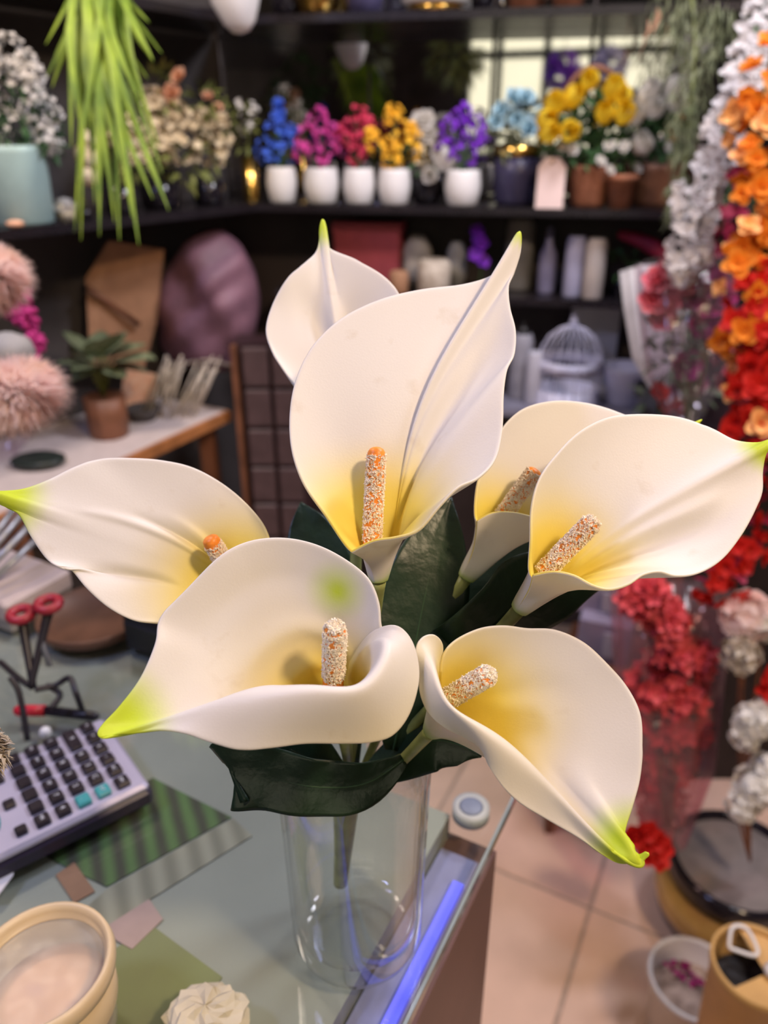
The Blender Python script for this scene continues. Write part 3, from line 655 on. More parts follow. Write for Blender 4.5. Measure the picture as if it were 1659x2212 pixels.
# tag standing in front
tp = shelfpt(1186, .005); s = mpp(tp)
tg = thing('gift_tag', 'blank pale pink card tag with clipped top standing at the shelf edge', 'tag', tp)
Mt = Euler((-.05, 0, math.atan2(bdir.y, bdir.x))).to_matrix()
mb = MB(); w_, h_ = 29*s, 100*s
mb.add([tp + Mt @ V(q) for q in [(-w_,0,0),(w_,0,0),(w_,0,h_*.82),(w_*.5,0,h_),(-w_*.5,0,h_),(-w_,0,h_*.82)] + [(-w_,.002,0),(w_,.002,0),(w_,.002,h_*.82),(w_*.5,.002,h_),(-w_*.5,.002,h_),(-w_,.002,h_*.82)]],
       [tuple(range(6)), tuple(reversed(range(6, 12)))] + [(i, i+6, (i+1) % 6 + 6, (i+1) % 6) for i in range(6)])
mb.build('card', mat('tag_card', (.80, .62, .58), .6, var=.04), tg, smooth=False)
MB().lathe([(.002, -.0008), (.004, -.0008), (.004, .0008), (.002, .0008)], tp + V((0, .001, h_*.92)), 14, Euler((PI/2, 0, 0)).to_matrix()).build('eyelet', M['gold'], tg)
# basket with handle and yellow tulips
t, p = arrangement('flower_basket', 'brown wicker basket with arched handle full of yellow tulips and white daisies', 'flower basket', 1268, .075,
    [(0, 0), (34, 0), (40, 10), (50, 70), (52, 82), (46, 82), (0, 74)], M['terracotta'], [('foliage', [(1220,300,40),(1270,280,50),(1320,300,45),(1250,330,45),(1310,250,35)], 60, .013, 'leaf', 'leafy')])
ap = [(1185,330),(1200,270),(1215,215),(1245,165),(1285,145),(1325,165),(1345,205),(1352,240)]
MB().tube(cr([PY(a, b, p.y + .01) for a, b in ap], 5), .0075, 8).build('handle', M['wood'], t)
heads(t, tulip_me['tulip'], [(1273,186),(1218,228),(1165,265),(1168,292),(1224,288),(1320,218),(1352,218),(1304,265),(1340,262),(1190,240)], p.y - .05, 1.0, 'tulip')
heads(t, rose_me['white_fl'], [(1215,322),(1318,318),(1350,318),(1295,350),(1315,370),(1240,325)], p.y - .07, .55, 'daisy')
# white flower pot right of it
t, p = arrangement('flower_pot', 'dark brown pot with white tulips and dark leaves behind the grey-green hanging foliage', 'potted flowers', 1402, .13,
    [(0, 0), (42, 0), (48, 10), (56, 70), (58, 84), (50, 84), (0, 76)], M['wood'], [('foliage', [(1380,290,50),(1430,280,50),(1410,330,45),(1440,230,30)], 60, .013, 'leaf', 'leafy')])
heads(t, tulip_me['white_fl'], [(1370,265),(1392,215),(1436,210),(1458,240),(1378,330),(1392,325),(1375,225),(1405,250)], p.y - .05, 1.0, 'tulip'); heads(t, rose_me['white_fl'], [(1374,365),(1390,325),(1440,318)], p.y - .06, .6, 'daisy')
p = shelfpt(1338, .03); s = mpp(p)
t = thing('clay_pot', 'small reddish brown clay pot between the basket and the dark pot', 'pot', p); MB().lathe([(0, 0), (24*s, 0), (30*s, 55*s), (33*s, 56*s), (33*s, 68*s), (28*s, 68*s), (0, 60*s)], p, 24).build('pot', M['terracotta'], t)
cluster([(1338,352,14)], p.y, 16, .007, 'leaf').build('foliage', M['leafy'], t, kind='stuff')
# gold cup + white sprig near the corner
p = shelfpt(545, .05); s = mpp(p)
t = thing('gold_cup', 'gold metal cup with small white flowers in the shelf corner', 'vase', p); MB().lathe([(0, 0), (15*s, 0), (16*s, 6*s), (17*s, 90*s), (15*s, 90*s), (14*s, 10*s), (0, 8*s)], p, 24).build('cup', M['gold'], t)
cluster([(535,240,20),(530,270,16),(520,225,12)], p.y, 7, .007, 'floret').build('blossoms', M['white_fl'], t, kind='stuff'); cluster([(535,300,26),(528,260,24)], p.y, 26, .009, 'leaf').build('foliage', M['olive'], t, kind='stuff')
MB().tube([p + V((0, 0, .09)), PY(533, 240, p.y)], .0012, 5).build('stem', M['olive'], t)
# ------------------------------------------------------------------ left shelf
def lpt(px, back):
    d = V((PY(px, 460, 1).x, 1)); q = isect(V((0, 0)), d, C2 + ln*back, ldir); return V((q.x, q.y, zs1))
p = lpt(45, .07); s = mpp(p)
t = thing('mint_pot', 'mint green pot with dense small white flowers at the left end of the shelf', 'potted flowers', p)
MB().lathe([(0, 0), (60*s, 0), (66*s, 5*s), (72*s, 140*s), (73*s, 152*s), (69*s, 153*s), (67*s, 140*s), (0, 130*s)], p, 36).build('pot', M['mint'], t)
cluster([(20,120,40),(40,190,60),(90,240,40),(20,280,50),(100,300,30),(60,150,36)], p.y, 55, .0058, 'floret').build('blossoms', M['white_fl'], t, kind='stuff')
cluster([(30,200,55),(60,270,50),(20,300,50),(90,300,30)], p.y + .02, 60, .011, 'leaf').build('foliage', M['leafy'], t, kind='stuff')
def lfl(name, label, px, back, blobs, m, leaves, pot, potm, n=70, size=.0085):
    p = lpt(px, back); s = mpp(p); t = thing(name, label, 'potted flowers', p)
    MB().lathe([(r*s, z*s) for r, z in pot], p, 24).build('pot', potm, t)
    cluster(blobs, p.y, n, size, 'floret').build('blossoms', M[m], t, kind='stuff'); cluster(leaves, p.y + .01, 40, .012, 'leaf').build('foliage', M['olive'], t, kind='stuff')
    return t, p
dp = [(0, 0), (34, 0), (40, 8), (44, 52), (38, 54), (0, 46)]
t, p = lfl('flower_pot', 'dark pot of cream hydrangea and peach roses behind the hanging grass', 350, .10, [(350,250,40),(390,310,45),(340,310,40),(380,250,30),(330,220,26)], 'cream_fl', [(330,340,45),(400,350,40),(300,330,40),(350,200,45)], dp, M['black_gloss'])
heads(t, rose_me['peach'], [(390,168),(375,205),(350,215)], p.y, .9, 'rose')
t, p = lfl('flower_pot', 'dark pot of pale cream flower spikes left of the gold cup', 455, .09, [(440,280,26),(470,300,26),(430,250,16),(460,330,28),(475,260,14)], 'cream_fl', [(450,330,36),(480,250,30),(440,220,30)], [(r*.8, z*.9) for r, z in dp], M['black_gloss'], 30)
heads(t, rose_me['peach'], [(450,210),(470,235)], p.y, .6, 'rose')
t, p = lfl('flower_pot', 'dark pot of yellowish leaves and cream buds beneath the hanging grass', 265, .09, [(280,280,26),(290,330,20),(255,300,18)], 'cream_fl', [(270,300,40),(290,340,36)], [(r*.8, z) for r, z in dp], M['black_gloss'], 20)
p = lpt(185, .03); t = thing('bud_stem', 'stem of round cream buds in a dark holder next to the hanging grass', 'flower stem', p); s = mpp(p)
MB().lathe([(0, 0), (14*s, 0), (12*s, 20*s), (0, 24*s)], p, 16).build('holder', M['black_gloss'], t); MB().tube([p, p + V((0, 0, 150*s))], .002, 6).build('stem', M['olive'], t)
for (a, b, r) in [(188,300,16),(180,335,20),(200,345,18),(190,380,20),(185,320,14)]:
    q = PY(a, b, p.y - .004); MB().ball(q, r*s, 12, 8, jit=.06).build('bud', M['cream_fl'], t)
p = lpt(143, .03); s = mpp(p); t = thing('paper_rose', 'round white rose head lying on the left shelf beside the mint pot', 'flower', p)
mb = MB(); 
for l in range(4):
    for k in range(6): mb.petal(p + V((0, 0, .004)), Matrix.Rotation(2*PI*(k + .4*l)/6, 3, 'Z') @ Matrix.Rotation(-.25*l, 3, 'Y'), 28*s*(1-.12*l), 30*s, 1.1 + .3*l, 3)
mb.build('petals', M['white_fl'], t); MB().ball(p + V((0, 0, 18*s)), 20*s, 12, 8, jit=.1).build('heart', M['cream_fl'], t)
p = lpt(28, .012); s = mpp(p); o = MB().ball(p + V((0, 0, 8*s)), 16*s, 12, 8, (1.2, 1, .5), jit=.08).build('peach_pebble', M['peach']); tag(o, 'small peach coloured shell in front of the mint pot', 'shell')
# ------------------------------------------------------------------ hanging grass, top left
gp = P(205, -60, 1.25); gr = thing('hanging_grass', 'bunch of long bright green artificial grass blades hanging from above at upper left', 'hanging plant', gp)
ends = [(112,190,0),(118,120,0),(165,260,0),(205,200,0),(290,225,0),(330,128,0),(310,60,0),(250,300,0),(180,300,0),(170,330,0),(240,420,0),(205,440,0),(258,520,0),(300,530,0),(285,470,0),(175,520,0),(215,510,0),(330,430,0),(365,455,0),(240,260,0),(200,280,0),(260,350,0),(225,380,0),(305,250,0),(150,150,0),(320,170,0),(225,180,0),(190,240,0),(280,320,0),(210,330,0)]
for k, (a, b, _) in enumerate(ends + [(a + rnd.uniform(-22, 22), b * rnd.uniform(.75, .98), 0) for a, b, _ in ends]):
    d0 = 1.25 + rnd.uniform(-.05, .05); st = P(205 + (a - 205) * .25 + rnd.uniform(-35, 35), -60, d0); en = P(a, b, d0 - .02)
    mid_ = vlerp(st, en, .45) + V((rnd.uniform(-.012, .012) - (a-205)*.00008, -.02, .0)); pts = cr([st, mid_, en], 6); n = len(pts); mb = MB(); vs = []
    tw = rnd.uniform(-.6, .6); wd = rnd.uniform(.0045, .0075)
    for i, q in enumerate(pts):
        t_ = i/(n-1); w2 = wd * (1 - t_**3) + .0003; sd = V((math.cos(tw), math.sin(tw), 0))
        vs += [q - sd*w2, q + V((0, -w2*.35, 0)), q + sd*w2]
    mb.add(vs, [(i*3+j, i*3+3+j, i*3+4+j, i*3+1+j) for i in range(n-1) for j in range(2)]); mb.build('blade', M['grass'], gr)
MB().lathe([(.0, .05), (.03, .05), (.035, 0), (.03, -.02), (0, -.02)], gp, 20).build('holder', M['black'], gr)
MB().tube([gp + V((0, 0, .04)), V((gp.x, gp.y, H - .002))], .002, 6).build('cord', M['black'], gr)
# ------------------------------------------------------------------ top shelf things
def uppt(px, back):
    d = V((PY(px, 20, 1).x, 1)); q = isect(V((0, 0)), d, C2 + bn*back, bdir); return V((q.x, q.y, zs2))
def upper(name, label, cat, px, back, prof, m, part='body'):
    p = uppt(px, back); s = mpp(p); t = thing(name, label, cat, p); MB().lathe([(r*s, z*s) for r, z in prof], p, 28).build(part, m, t); return t, p, s
upper('gold_pot', 'dark gold glossy pot on the upper shelf behind the white vase', 'pot', 690, .09, [(0, 0), (40, 0), (46, 4), (50, 60), (46, 100), (0, 100)], M['gold'])
upper('purple_pot', 'dark purple pot on the upper shelf between gold pot and white bowl', 'pot', 790, .09, [(0, 0), (36, 0), (42, 30), (44, 100), (0, 100)], M['navy'])
t, p, s = upper('white_bowl', 'white bowl on a gold foot on the upper shelf', 'bowl', 940, .09, [(0, 14), (60, 14), (72, 18), (78, 50), (80, 90), (76, 90), (72, 30), (0, 26)], M['white_ceramic'], 'bowl')
MB().lathe([(0, 0), (55*s, 0), (60*s, 4*s), (56*s, 14*s), (0, 14*s)], p, 28).build('foot', M['gold'], t)
for px in (1130, 1225): upper('clay_pot', 'terracotta pot on the upper shelf, ' + ('left' if px < 1200 else 'right') + ' one of the pair', 'pot', px, .09, [(0, 0), (30, 0), (36, 50), (40, 52), (40, 80), (0, 80)], M['terracotta'], 'pot')
upper('dark_pot', 'small dark glossy pot at the right of the upper shelf', 'pot', 1040, .10, [(0, 0), (22, 0), (26, 80), (0, 80)], M['black_gloss'], 'pot')
upper('dark_pot', 'black pot on the upper shelf left of the gold pot', 'pot', 622, .10, [(0, 0), (30, 0), (34, 30), (30, 90), (0, 90)], M['black_gloss'], 'pot')
# white pendant vase hanging lower than the upper shelf, upper middle left
p = P(522, 74, 1.6); s = mpp(p); t = thing('hanging_vase', 'white rounded vase bottom hanging in front of the upper shelf', 'vase', p)
MB().lathe([(0, 0), (18*s, 4*s), (34*s, 20*s), (52*s, 60*s), (58*s, 110*s), (50*s, 170*s), (30*s, 200*s), (28*s, 200*s), (0, 190*s)], p, 32, Euler((.05, -.12, 0)).to_matrix()).build('body', M['white_ceramic'], t)
MB().tube([p + V((.01, 0, 190*s)), V((p.x + .01, p.y, H - .002))], .0015, 6).build('cord', M['black'], t)
upper('flower_tray', 'low black tray at the left end of the upper back shelf', 'tray', 430, .10, [(0, 0), (50, 0), (56, 14), (50, 18), (0, 12)], M['black_gloss'], 'tray')
# ------------------------------------------------------------------ middle shelf (behind the lilies)
def shp(px, back, z):
    d = V((PY(px, 600, 1).x, 1)); q = isect(V((0, 0)), d, C2 + bn*back, bdir); return V((q.x, q.y, z))
RB = Euler((0, 0, math.atan2(bdir.y, bdir.x))).to_matrix()
def boxthing(name, label, cat, px0, px1, ptop, back, z, m, th=.08, lid=None):
    a, b = shp(px0, back, z), shp(px1, back, z); c = (a + b)/2; wd = (b - a).length; top = PY(px0, ptop, c.y).z
    t = thing(name, label, cat, c); MB().box(c + V((0, 0, (top - z)/2)) + RB @ V((0, th/2, 0)), (wd, th, top - z), RB, .004).build('box_body', m, t, smooth=False)
    if lid: MB().box(c + V((0, 0, top - z - .012)) + RB @ V((0, th/2, 0)), (wd + .006, th + .006, .026), RB, .003).build('lid', lid, t, smooth=False)
    return t
boxthing('gift_box', 'faded red gift box with lid behind the tallest calla lily', 'box', 722, 862, 482, .10, 1.126, mat('red_box', (.36, .06, .08), .6, var=.12), .1, mat('red_lid', (.40, .07, .09), .55, var=.1))
def jar(name, label, cat, px, ptop, wpx, back, z, m, prof=None, lid=None):
    p = shp(px, back, z); s = mpp(p); h = PY(px, ptop, p.y).z - z; w2 = wpx*s/2; t = thing(name, label, cat, p)
    pr = prof or [(0, 0), (.9, 0), (1, .04), (1, .9), (.85, .97), (.8, 1), (.7, 1), (0, .97)]
    MB().lathe([(r*w2, q*h) for r, q in pr], p, 28).build('body', m, t)
    if lid: MB().lathe([(0, 0), (w2*.6, 0), (w2*.6, h*.08), (w2*.15, h*.10), (w2*.15, h*.16), (0, h*.17)], p + V((0, 0, h)), 20).build('lid', lid, t)
    return t
jar('ribbon_reel', 'tan round reel on the middle shelf just above the tallest lily', 'reel', 938, 560, 70, .06, 1.126, M['dry'])
jar('ribbon_reel', 'small tan reel beside the red gift box', 'reel', 862, 585, 40, .05, 1.126, M['kraft'])
jar('stone_ball_vase', 'pale grey bumpy vase behind the tan reels', 'vase', 900, 505, 70, .16, 1.126, mat('grey_bumpy', (.42, .40, .38), .8, var=.3, bump=.5, bscale=40), [(0, 0), (.6, 0), (1, .3), (.9, .7), (.5, .95), (.4, 1), (0, .95)])
jar('stone_ball_vase', 'pale grey round vase left of the purple orchid', 'vase', 985, 520, 50, .16, 1.126, mat('grey_bumpy2', (.40, .40, .40), .8, var=.3, bump=.5, bscale=40), [(0, 0), (.6, 0), (1, .4), (.8, .8), (.45, 1), (0, .95)])
p = shp(1035, .10, 1.126); t = thing('orchid', 'purple orchid spray on the middle shelf', 'flower', p); MB().tube([p, p + V((.005, 0, .06)), PY(1032, 500, p.y)], .002, 6).build('stem', M['leafy'], t)
heads(t, bloom(5, .02, .02, .3, 'orchid', M['purple']), [(1030,500),(1040,530),(1028,550),(1042,565),(1035,515)], p.y - .01, 1.0)
jar('pillar_candle', 'tall cream pillar candle on the middle shelf', 'candle', 1282, 515, 44, .07, 1.126, mat('candle_cream', (.55, .48, .44), .5, var=.05))
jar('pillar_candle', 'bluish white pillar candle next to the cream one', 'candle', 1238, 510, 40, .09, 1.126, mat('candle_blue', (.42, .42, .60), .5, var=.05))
jar('glass_bottle', 'slim lilac bottle on the middle shelf', 'bottle', 1180, 490, 40, .12, 1.126, mat('lilac_bottle', (.22, .21, .33), .25, var=.1), [(0, 0), (.8, 0), (.9, .05), (.9, .6), (.4, .75), (.35, 1), (0, 1)])
jar('grey_canister', 'dull grey canister left of the lilac bottle', 'canister', 1118, 470, 60, .17, 1.126, mat('grey_can', (.20, .19, .17), .6, var=.1), lid=M['wall_grey'])
jar('leafy_pot', 'small dark pot with green leaves beside the candles', 'pot', 1345, 600, 44, .12, 1.126, M['black_gloss'])
cluster([(1345,570,26)], shp(1345,.12,1.126).y, 30, .011, 'leaf').build('foliage', M['leafy'], bpy.data.objects['leafy_pot'], kind='stuff')
q0 = shp(1330, .10, 1.30); q1 = shp(1455, .10, 1.28)
o = MB().tube(cr([PY(1335, 505, q0.y), PY(1380, 518, q0.y), PY(1430, 545, q1.y), PY(1470, 560, q1.y)], 5), [.006, .010, .013, .015, .017, .018, .019, .019, .019, .018, .018, .018, .017, .015, .012, .008], 10).build('fabric_roll', M['burgundy']); tag(o, 'dark red rolled fabric hanging below the shelf at right', 'fabric roll')
# low shelf: birdcage, card, dish
p = shp(1250, .065, .85); s = mpp(p); t = thing('birdcage', 'white decorative wire birdcage with domed top and scalloped base', 'birdcage', p)
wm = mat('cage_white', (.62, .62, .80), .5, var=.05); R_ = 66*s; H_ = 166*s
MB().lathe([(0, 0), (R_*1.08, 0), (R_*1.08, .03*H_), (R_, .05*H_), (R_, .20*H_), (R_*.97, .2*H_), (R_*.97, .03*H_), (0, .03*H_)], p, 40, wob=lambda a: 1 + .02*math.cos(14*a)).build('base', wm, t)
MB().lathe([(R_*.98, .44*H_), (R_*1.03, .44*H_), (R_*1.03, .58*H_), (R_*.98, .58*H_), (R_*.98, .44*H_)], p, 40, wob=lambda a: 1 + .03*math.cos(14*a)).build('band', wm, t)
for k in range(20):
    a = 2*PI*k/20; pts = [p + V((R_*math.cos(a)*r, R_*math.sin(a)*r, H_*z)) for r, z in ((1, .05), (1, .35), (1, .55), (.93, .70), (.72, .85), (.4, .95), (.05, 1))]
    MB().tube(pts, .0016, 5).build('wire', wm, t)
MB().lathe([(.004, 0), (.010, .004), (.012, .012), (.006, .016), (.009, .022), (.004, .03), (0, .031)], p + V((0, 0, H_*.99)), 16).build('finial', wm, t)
a_, b_ = shp(1243, .19, .85), shp(1352, .19, .85); c = (a_+b_)/2; h = PY(1300, 660, c.y).z - .85
o = MB().box(c + V((0, 0, h/2)), ((b_-a_).length, .012, h), RB @ Euler((.0, 0, 0)).to_matrix(), .002).build('blank_board', mat('board_white', (.58, .56, .56), .6, var=.05), smooth=False); tag(o, 'plain off-white board standing behind the birdcage', 'board')
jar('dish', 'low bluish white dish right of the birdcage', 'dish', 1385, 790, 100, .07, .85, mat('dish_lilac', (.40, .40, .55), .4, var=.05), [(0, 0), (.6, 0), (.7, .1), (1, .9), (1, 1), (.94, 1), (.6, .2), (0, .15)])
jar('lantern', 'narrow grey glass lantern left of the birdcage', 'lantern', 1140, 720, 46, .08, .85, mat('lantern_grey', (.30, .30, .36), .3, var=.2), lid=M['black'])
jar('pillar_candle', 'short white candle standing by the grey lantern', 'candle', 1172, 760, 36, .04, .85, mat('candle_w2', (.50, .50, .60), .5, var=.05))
jar('string_light_jar', 'dark jar with beige twig lights behind the tall lily', 'jar', 1105, 700, 40, .14, .85, M['wall_grey'])
# ------------------------------------------------------------------ below the left shelf: wrapping paper, mauve bag, brown cabinet
q = PY(445, 780, 2.0)
t = thing('paper_bag', 'large mauve crumpled wrapping bag leaning under the left shelf', 'bag', (q.x, q.y, TZ)); mb = MB()
out = [(335,700),(345,620),(375,555),(420,505),(470,495),(520,530),(550,590),(560,660),(548,730),(520,790),(430,800),(360,770)]
cy_ = 2.11; cc = PY(450, 650, cy_ - .09); ring = cr([PY(a, b, cy_) for a, b in out + out[:1]], 4)[:-1]; N = len(ring); vs = [cc]
for f in (.15, .32, .48, .62, .75, .86, .95, 1.0):
    for i, r in enumerate(ring): v_ = vlerp(V((cc.x, cy_, cc.z)), r, f); v_.y = cy_ - .10*math.sqrt(max(0, 1-f*f)) + .012*math.sin(38*v_.x + 24*v_.z) + .007*math.sin(74*v_.z - 40*v_.x + 1); vs.append(v_)
for f in (.85, .4):
    for i, r in enumerate(ring): v_ = vlerp(V((cc.x, cy_, cc.z)), r, f); v_.y = cy_ + .05*(1-f) + .02; vs.append(v_)
vs.append(V((cc.x, cy_ + .055, cc.z)))
fs = [(0, 1+(i+1) % N, 1+i) for i in range(N)]
for k in range(9): fs += [(1+k*N+i, 1+k*N+(i+1) % N, 1+(k+1)*N+(i+1) % N, 1+(k+1)*N+i) for i in range(N)]
fs += [(len(vs)-1, 1+9*N+i, 1+9*N+(i+1) % N) for i in range(N)]
mb.add(vs, fs).build('bag', M['mauve'], t)
MB().tube(cr([PY(385, 790, 2.05), PY(440, 778, 2.03), PY(500, 790, 2.05)], 6), .004, 6).build('tie', M['dry'], t)
def sheet(name, label, pts, y0, th, m, cat='paper'):
    f = [PY(a, b, y) for a, b, y in pts]; n = len(f); bk = [v + V((-.2, .8, 0)).normalized()*th for v in f]
    o = MB().add(f + bk, [tuple(range(n)), tuple(reversed(range(n, 2*n)))] + [(i, i+n, (i+1) % n+n, (i+1) % n) for i in range(n)]).build(name, m, smooth=False); return tag(o, label, cat)
sheet('kraft_sheet', 'brown kraft wrapping sheets leaning on the wall under the left shelf', [(195,790,1.84),(185,600,1.90),(235,520,1.95),(355,540,2.06),(340,690,2.05),(310,800,1.99)], 2, .01, M['kraft'])
o = MB().tube([PY(190, 622, 1.87), PY(300, 700, 1.97)], .007, 8).build('wooden_stick', M['wood']); tag(o, 'thin brown stick lying across the kraft sheets', 'stick')
# cabinet with square brown panels
ca, cb = PY(500, 745, 1.90), PY(655, 745, 1.90); cw = cb.x - ca.x; ctop = ca.z
t = thing('panelled_cabinet', 'dark brown cabinet front of square padded panels behind the bunch', 'cabinet', (ca.x + cw/2, 1.93, 0))
MB().box((ca.x + cw/2, 1.96, ctop/2), (cw, .10, ctop)).build('cabinet_body', mat('cab_dark', (.035, .016, .018), .5, var=.2), t, smooth=False)
pm = mat('panel_brown', (.10, .062, .062), .45, var=.15)
for r in range(9):
    for c_ in range(2):
        zc = ctop - .055 - r*.107
        if zc < .06: continue
        MB().box((ca.x + .018 + (c_+.5)*(cw-.03)/2, 1.905, zc), ((cw-.03)/2 - .010, .022, .095), bev=.004).build('panel', pm, t, smooth=False)
MB().box((ca.x + .005, 1.895, ctop/2), (.012, .03, ctop)).build('post', M['wood'], t, smooth=False)
# ------------------------------------------------------------------ side table things
def tpos(px, py): return PZ(px, py, TZ)
p = tpos(238, 940); s = mpp(p); t = thing('potted_plant', 'leafy green plant in a dark brown wooden bark pot on the side table', 'potted plant', p)
MB().lathe([(0, 0), (36*s, 0), (40*s, 4*s), (42*s, 45*s), (43*s, 88*s), (39*s, 88*s), (0, 80*s)], p, 40, wob=lambda a: 1 + .03*math.cos(12*a)).build('pot', M['wood'], t)
lm = MB(); vs = []
for i in range(7):
    t_ = i/6; wv = .95*math.sin(PI*min(1, t_*.93+.05))**.8
    vs += [(t_, -wv*.5, .06 - .25*t_*t_), (t_, 0, -.25*t_*t_), (t_, wv*.5, .06 - .25*t_*t_)]
lm.add(vs, [(i*3+j, i*3+3+j, i*3+4+j, i*3+1+j) for i in range(6) for j in range(2)])
lme = meshof(lm, 'leaf', mat('plant_leaf', (.09, .12, .055), .45, col2=(.26, .30, .18), scale=8))
top = p + V((0, 0, 150*s))
for i, (a, b) in enumerate([(150,715),(175,760),(215,715),(260,715),(300,735),(320,760),(130,775),(190,800),(235,745),(280,770),(220,780),(250,800),(205,740),(240,715),(310,790),(270,735),(175,790)]):
    q = PY(a, b, p.y + rnd.uniform(-.06, .05)); st = vlerp(top, q, .35); d = (q - st)
    inst('leaf', lme, t, st, d.to_track_quat('X', 'Z').to_euler(), max(d.length, .055) * 1.1)
    MB().tube([p + V((0, 0, 85*s)), vlerp(p + V((0, 0, 100*s)), st, .6), st], .0016, 5).build('stem', M['olive'], t)
# bundle of white sticks
p = tpos(405, 900); t = thing('stick_bundle', 'bundle of thin white sticks fanned out beside the pot plant', 'sticks', p)
for i in range(34):
    g_ = i % 2; a = (330 + rnd.uniform(-25, 40)) if g_ == 0 else (400 + rnd.uniform(-30, 30)); q0 = PY(a, 915 - (a-320)*.28, p.y + rnd.uniform(-.03, .03)); q0.z = TZ + .003
    q1 = PY((370 if g_ == 0 else 445) + rnd.uniform(-22, 32), 775 + rnd.uniform(-10, 30), p.y + .03 + rnd.uniform(-.03, .03))
    MB().tube([q0, q1], .0019, 5).build('stick', M['dry'], t)
p = tpos(300, 890); o = MB().add([p + V(q) for q in [(-.05,0,0),(.04,0,0),(.05,.03,.09),(-.03,.03,.11),(-.05,.003,0),(.04,.003,0),(.05,.033,.09),(-.03,.033,.11)]], [(0,1,2,3),(7,6,5,4),(0,4,5,1),(1,5,6,2),(2,6,7,3),(3,7,4,0)]).build('cream_packet', M['peach'], smooth=False); tag(o, 'peach paper packet behind the wooden pot', 'packet')
p = tpos(85, 1005); s = mpp(p); o = MB().lathe([(0, 0), (40*s, 0), (56*s, 8*s), (58*s, 16*s), (50*s, 20*s), (0, 14*s)], p, 32, squash=(1, .75)).build('dark_dish', mat('dish_dark', (.02, .028, .025), .35, var=.1)); tag(o, 'dark green oval dish on the side table', 'dish')
p = tpos(290, 900); o = MB().lathe([(0, 0), (.03, 0), (.045, .03), (.043, .032), (.028, .004), (0, .003)], p + V((.03, -.02, 0)), 24).build('glass_dish', M['wall_grey']); tag(o, 'small smoky bowl beside the wooden pot', 'bowl')
# pink fluffy plumes on the far left
def plume(label, cx_, cy_, d, rx, ry, axis, n=7000, m='blush', stem=True):
    c = P(cx_, cy_, d); s = d/F; t = thing('fluffy_plume', label, 'plume', c); mb = MB(); ax = V(axis).normalized()
    for i in range(n):
        q = inball(); q = q.normalized(); L = rnd.uniform(.55, 1.08); e = c + V((q.x*rx*s*L, q.y*rx*s*L, q.z*ry*s*L)); b0 = c + (e - c)*rnd.uniform(.05, .55)
        mid_ = vlerp(b0, e, .55) + inball()*.004; sd = q.cross(V((.3, .5, .8))).normalized()*.0016
        mb.add([b0 - sd, b0 + sd, mid_ + sd, mid_ - sd, e + V((0, 0, -.004))], [(0,1,2,3),(3,2,4)])
    mb.build('fluff', M[m], t, kind='stuff')
    MB().ball(c + V((-rx*s*.45, .015, 0)), min(rx, ry)*s*.22, 14, 10, (rx/min(rx, ry), 1, ry/min(rx, ry))).build('core', M[m], t)
    if stem: MB().tube([c, c + ax*.25], .0025, 6).build('stem', M['dry'], t)
    return t
plume('pink fluffy pampas plume at the left edge just below the mint pot', -25, 600, 1.0, 98, 82, (-.8, .1, -.4))
plume('peach pink fluffy plume at the left edge beside the wooden pot plant', 30, 850, .95, 124, 92, (-.8, .1, -.5))
plume('grey white feathery tip at the left edge above the calculator', -38, 1625, .42, 62, 60, (-1, 0, -.1), 1500, 'dry')
pc = P(60, 700, 1.25); t = thing('amaranth_strand', 'deep magenta hanging amaranth strand at the left edge', 'flower strand', pc); mb = MB()
for (a, b, r) in [(40,640,26),(60,690,26),(75,740,22),(70,775,16),(30,670,20)]:
    c_ = P(a, b, 1.3)
    for i in range(70): q = inball(); mb.ball(c_ + q*r*1.3/F, .005, 5, 4)
mb.build('beads', M['hotpink'], t, kind='stuff'); MB().tube([P(25, 560, 1.32), P(50, 660, 1.3), P(72, 775, 1.3)], .003, 6).build('stem', M['hotpink'], t)
p = P(20, 760, 1.15); s = mpp(p); o = MB().ball(p, 52*s, 20, 12, (1, 1, .8), jit=.04).build('white_gourd', mat('gourd', (.32, .31, .31), .6, var=.1)); tag(o, 'grey white round ornament between the two pink plumes', 'ornament')
p = tpos(8, 985); s = mpp(p); t = thing('wrapped_bundle', 'clear cellophane wrap under the peach plume', 'wrap', p); MB().lathe([(20*s, 0), (60*s, 40*s), (100*s, 110*s), (104*s, 112*s), (62*s, 40*s), (22*s, 0)], p, 36, wob=lambda a: 1 + .08*math.cos(9*a)).build('cellophane', cello, t)
# ------------------------------------------------------------------ garlands on the right
def garland(name, label, path, d, width, n, meshes, size, cord, pick=None, zpull=.6):
    top = P(path[0][0], path[0][1], d); t = thing(name, label, 'garland', top); pts = cr([P(a, b, d) for a, b in path], 12)
    MB().tube(pts, .003, 6).build('vine', M['leafy'], t)
    if cord: MB().tube([pts[0], V((pts[0].x, pts[0].y, H - .002))], .002, 6).build('cord', M['olive'], t)
    for i in range(n):
        c = pts[int(rnd.random() * (len(pts)-1))]; q = inball(); q.y -= .2
        p = c + q * width; dd = (q + V((0, -.7, .1))).normalized()
        inst('blossom', (pick(p, i) if pick else meshes[i % len(meshes)]), t, p, (dd.to_track_quat('Z', 'Y') @ Euler((0, 0, rnd.uniform(0, 6))).to_quaternion()).to_euler(), size * rnd.uniform(.75, 1.25))
    return t, pts
bo = bloom(4, 1, .95, .35, 'orange_blossom', M['orange_fl'], 2); br = bloom(4, 1, .95, .35, 'red_blossom', M['red_fl'], 2); bc = bloom(4, 1, .9, .35, 'burgundy_blossom', M['burgundy'], 1)
ba = bloom(4, 1, .95, .35, 'apricot_blossom', mat('apricot_fl', (.85, .36, .10), .6, col2=(.92, .55, .22), scale=60), 2)
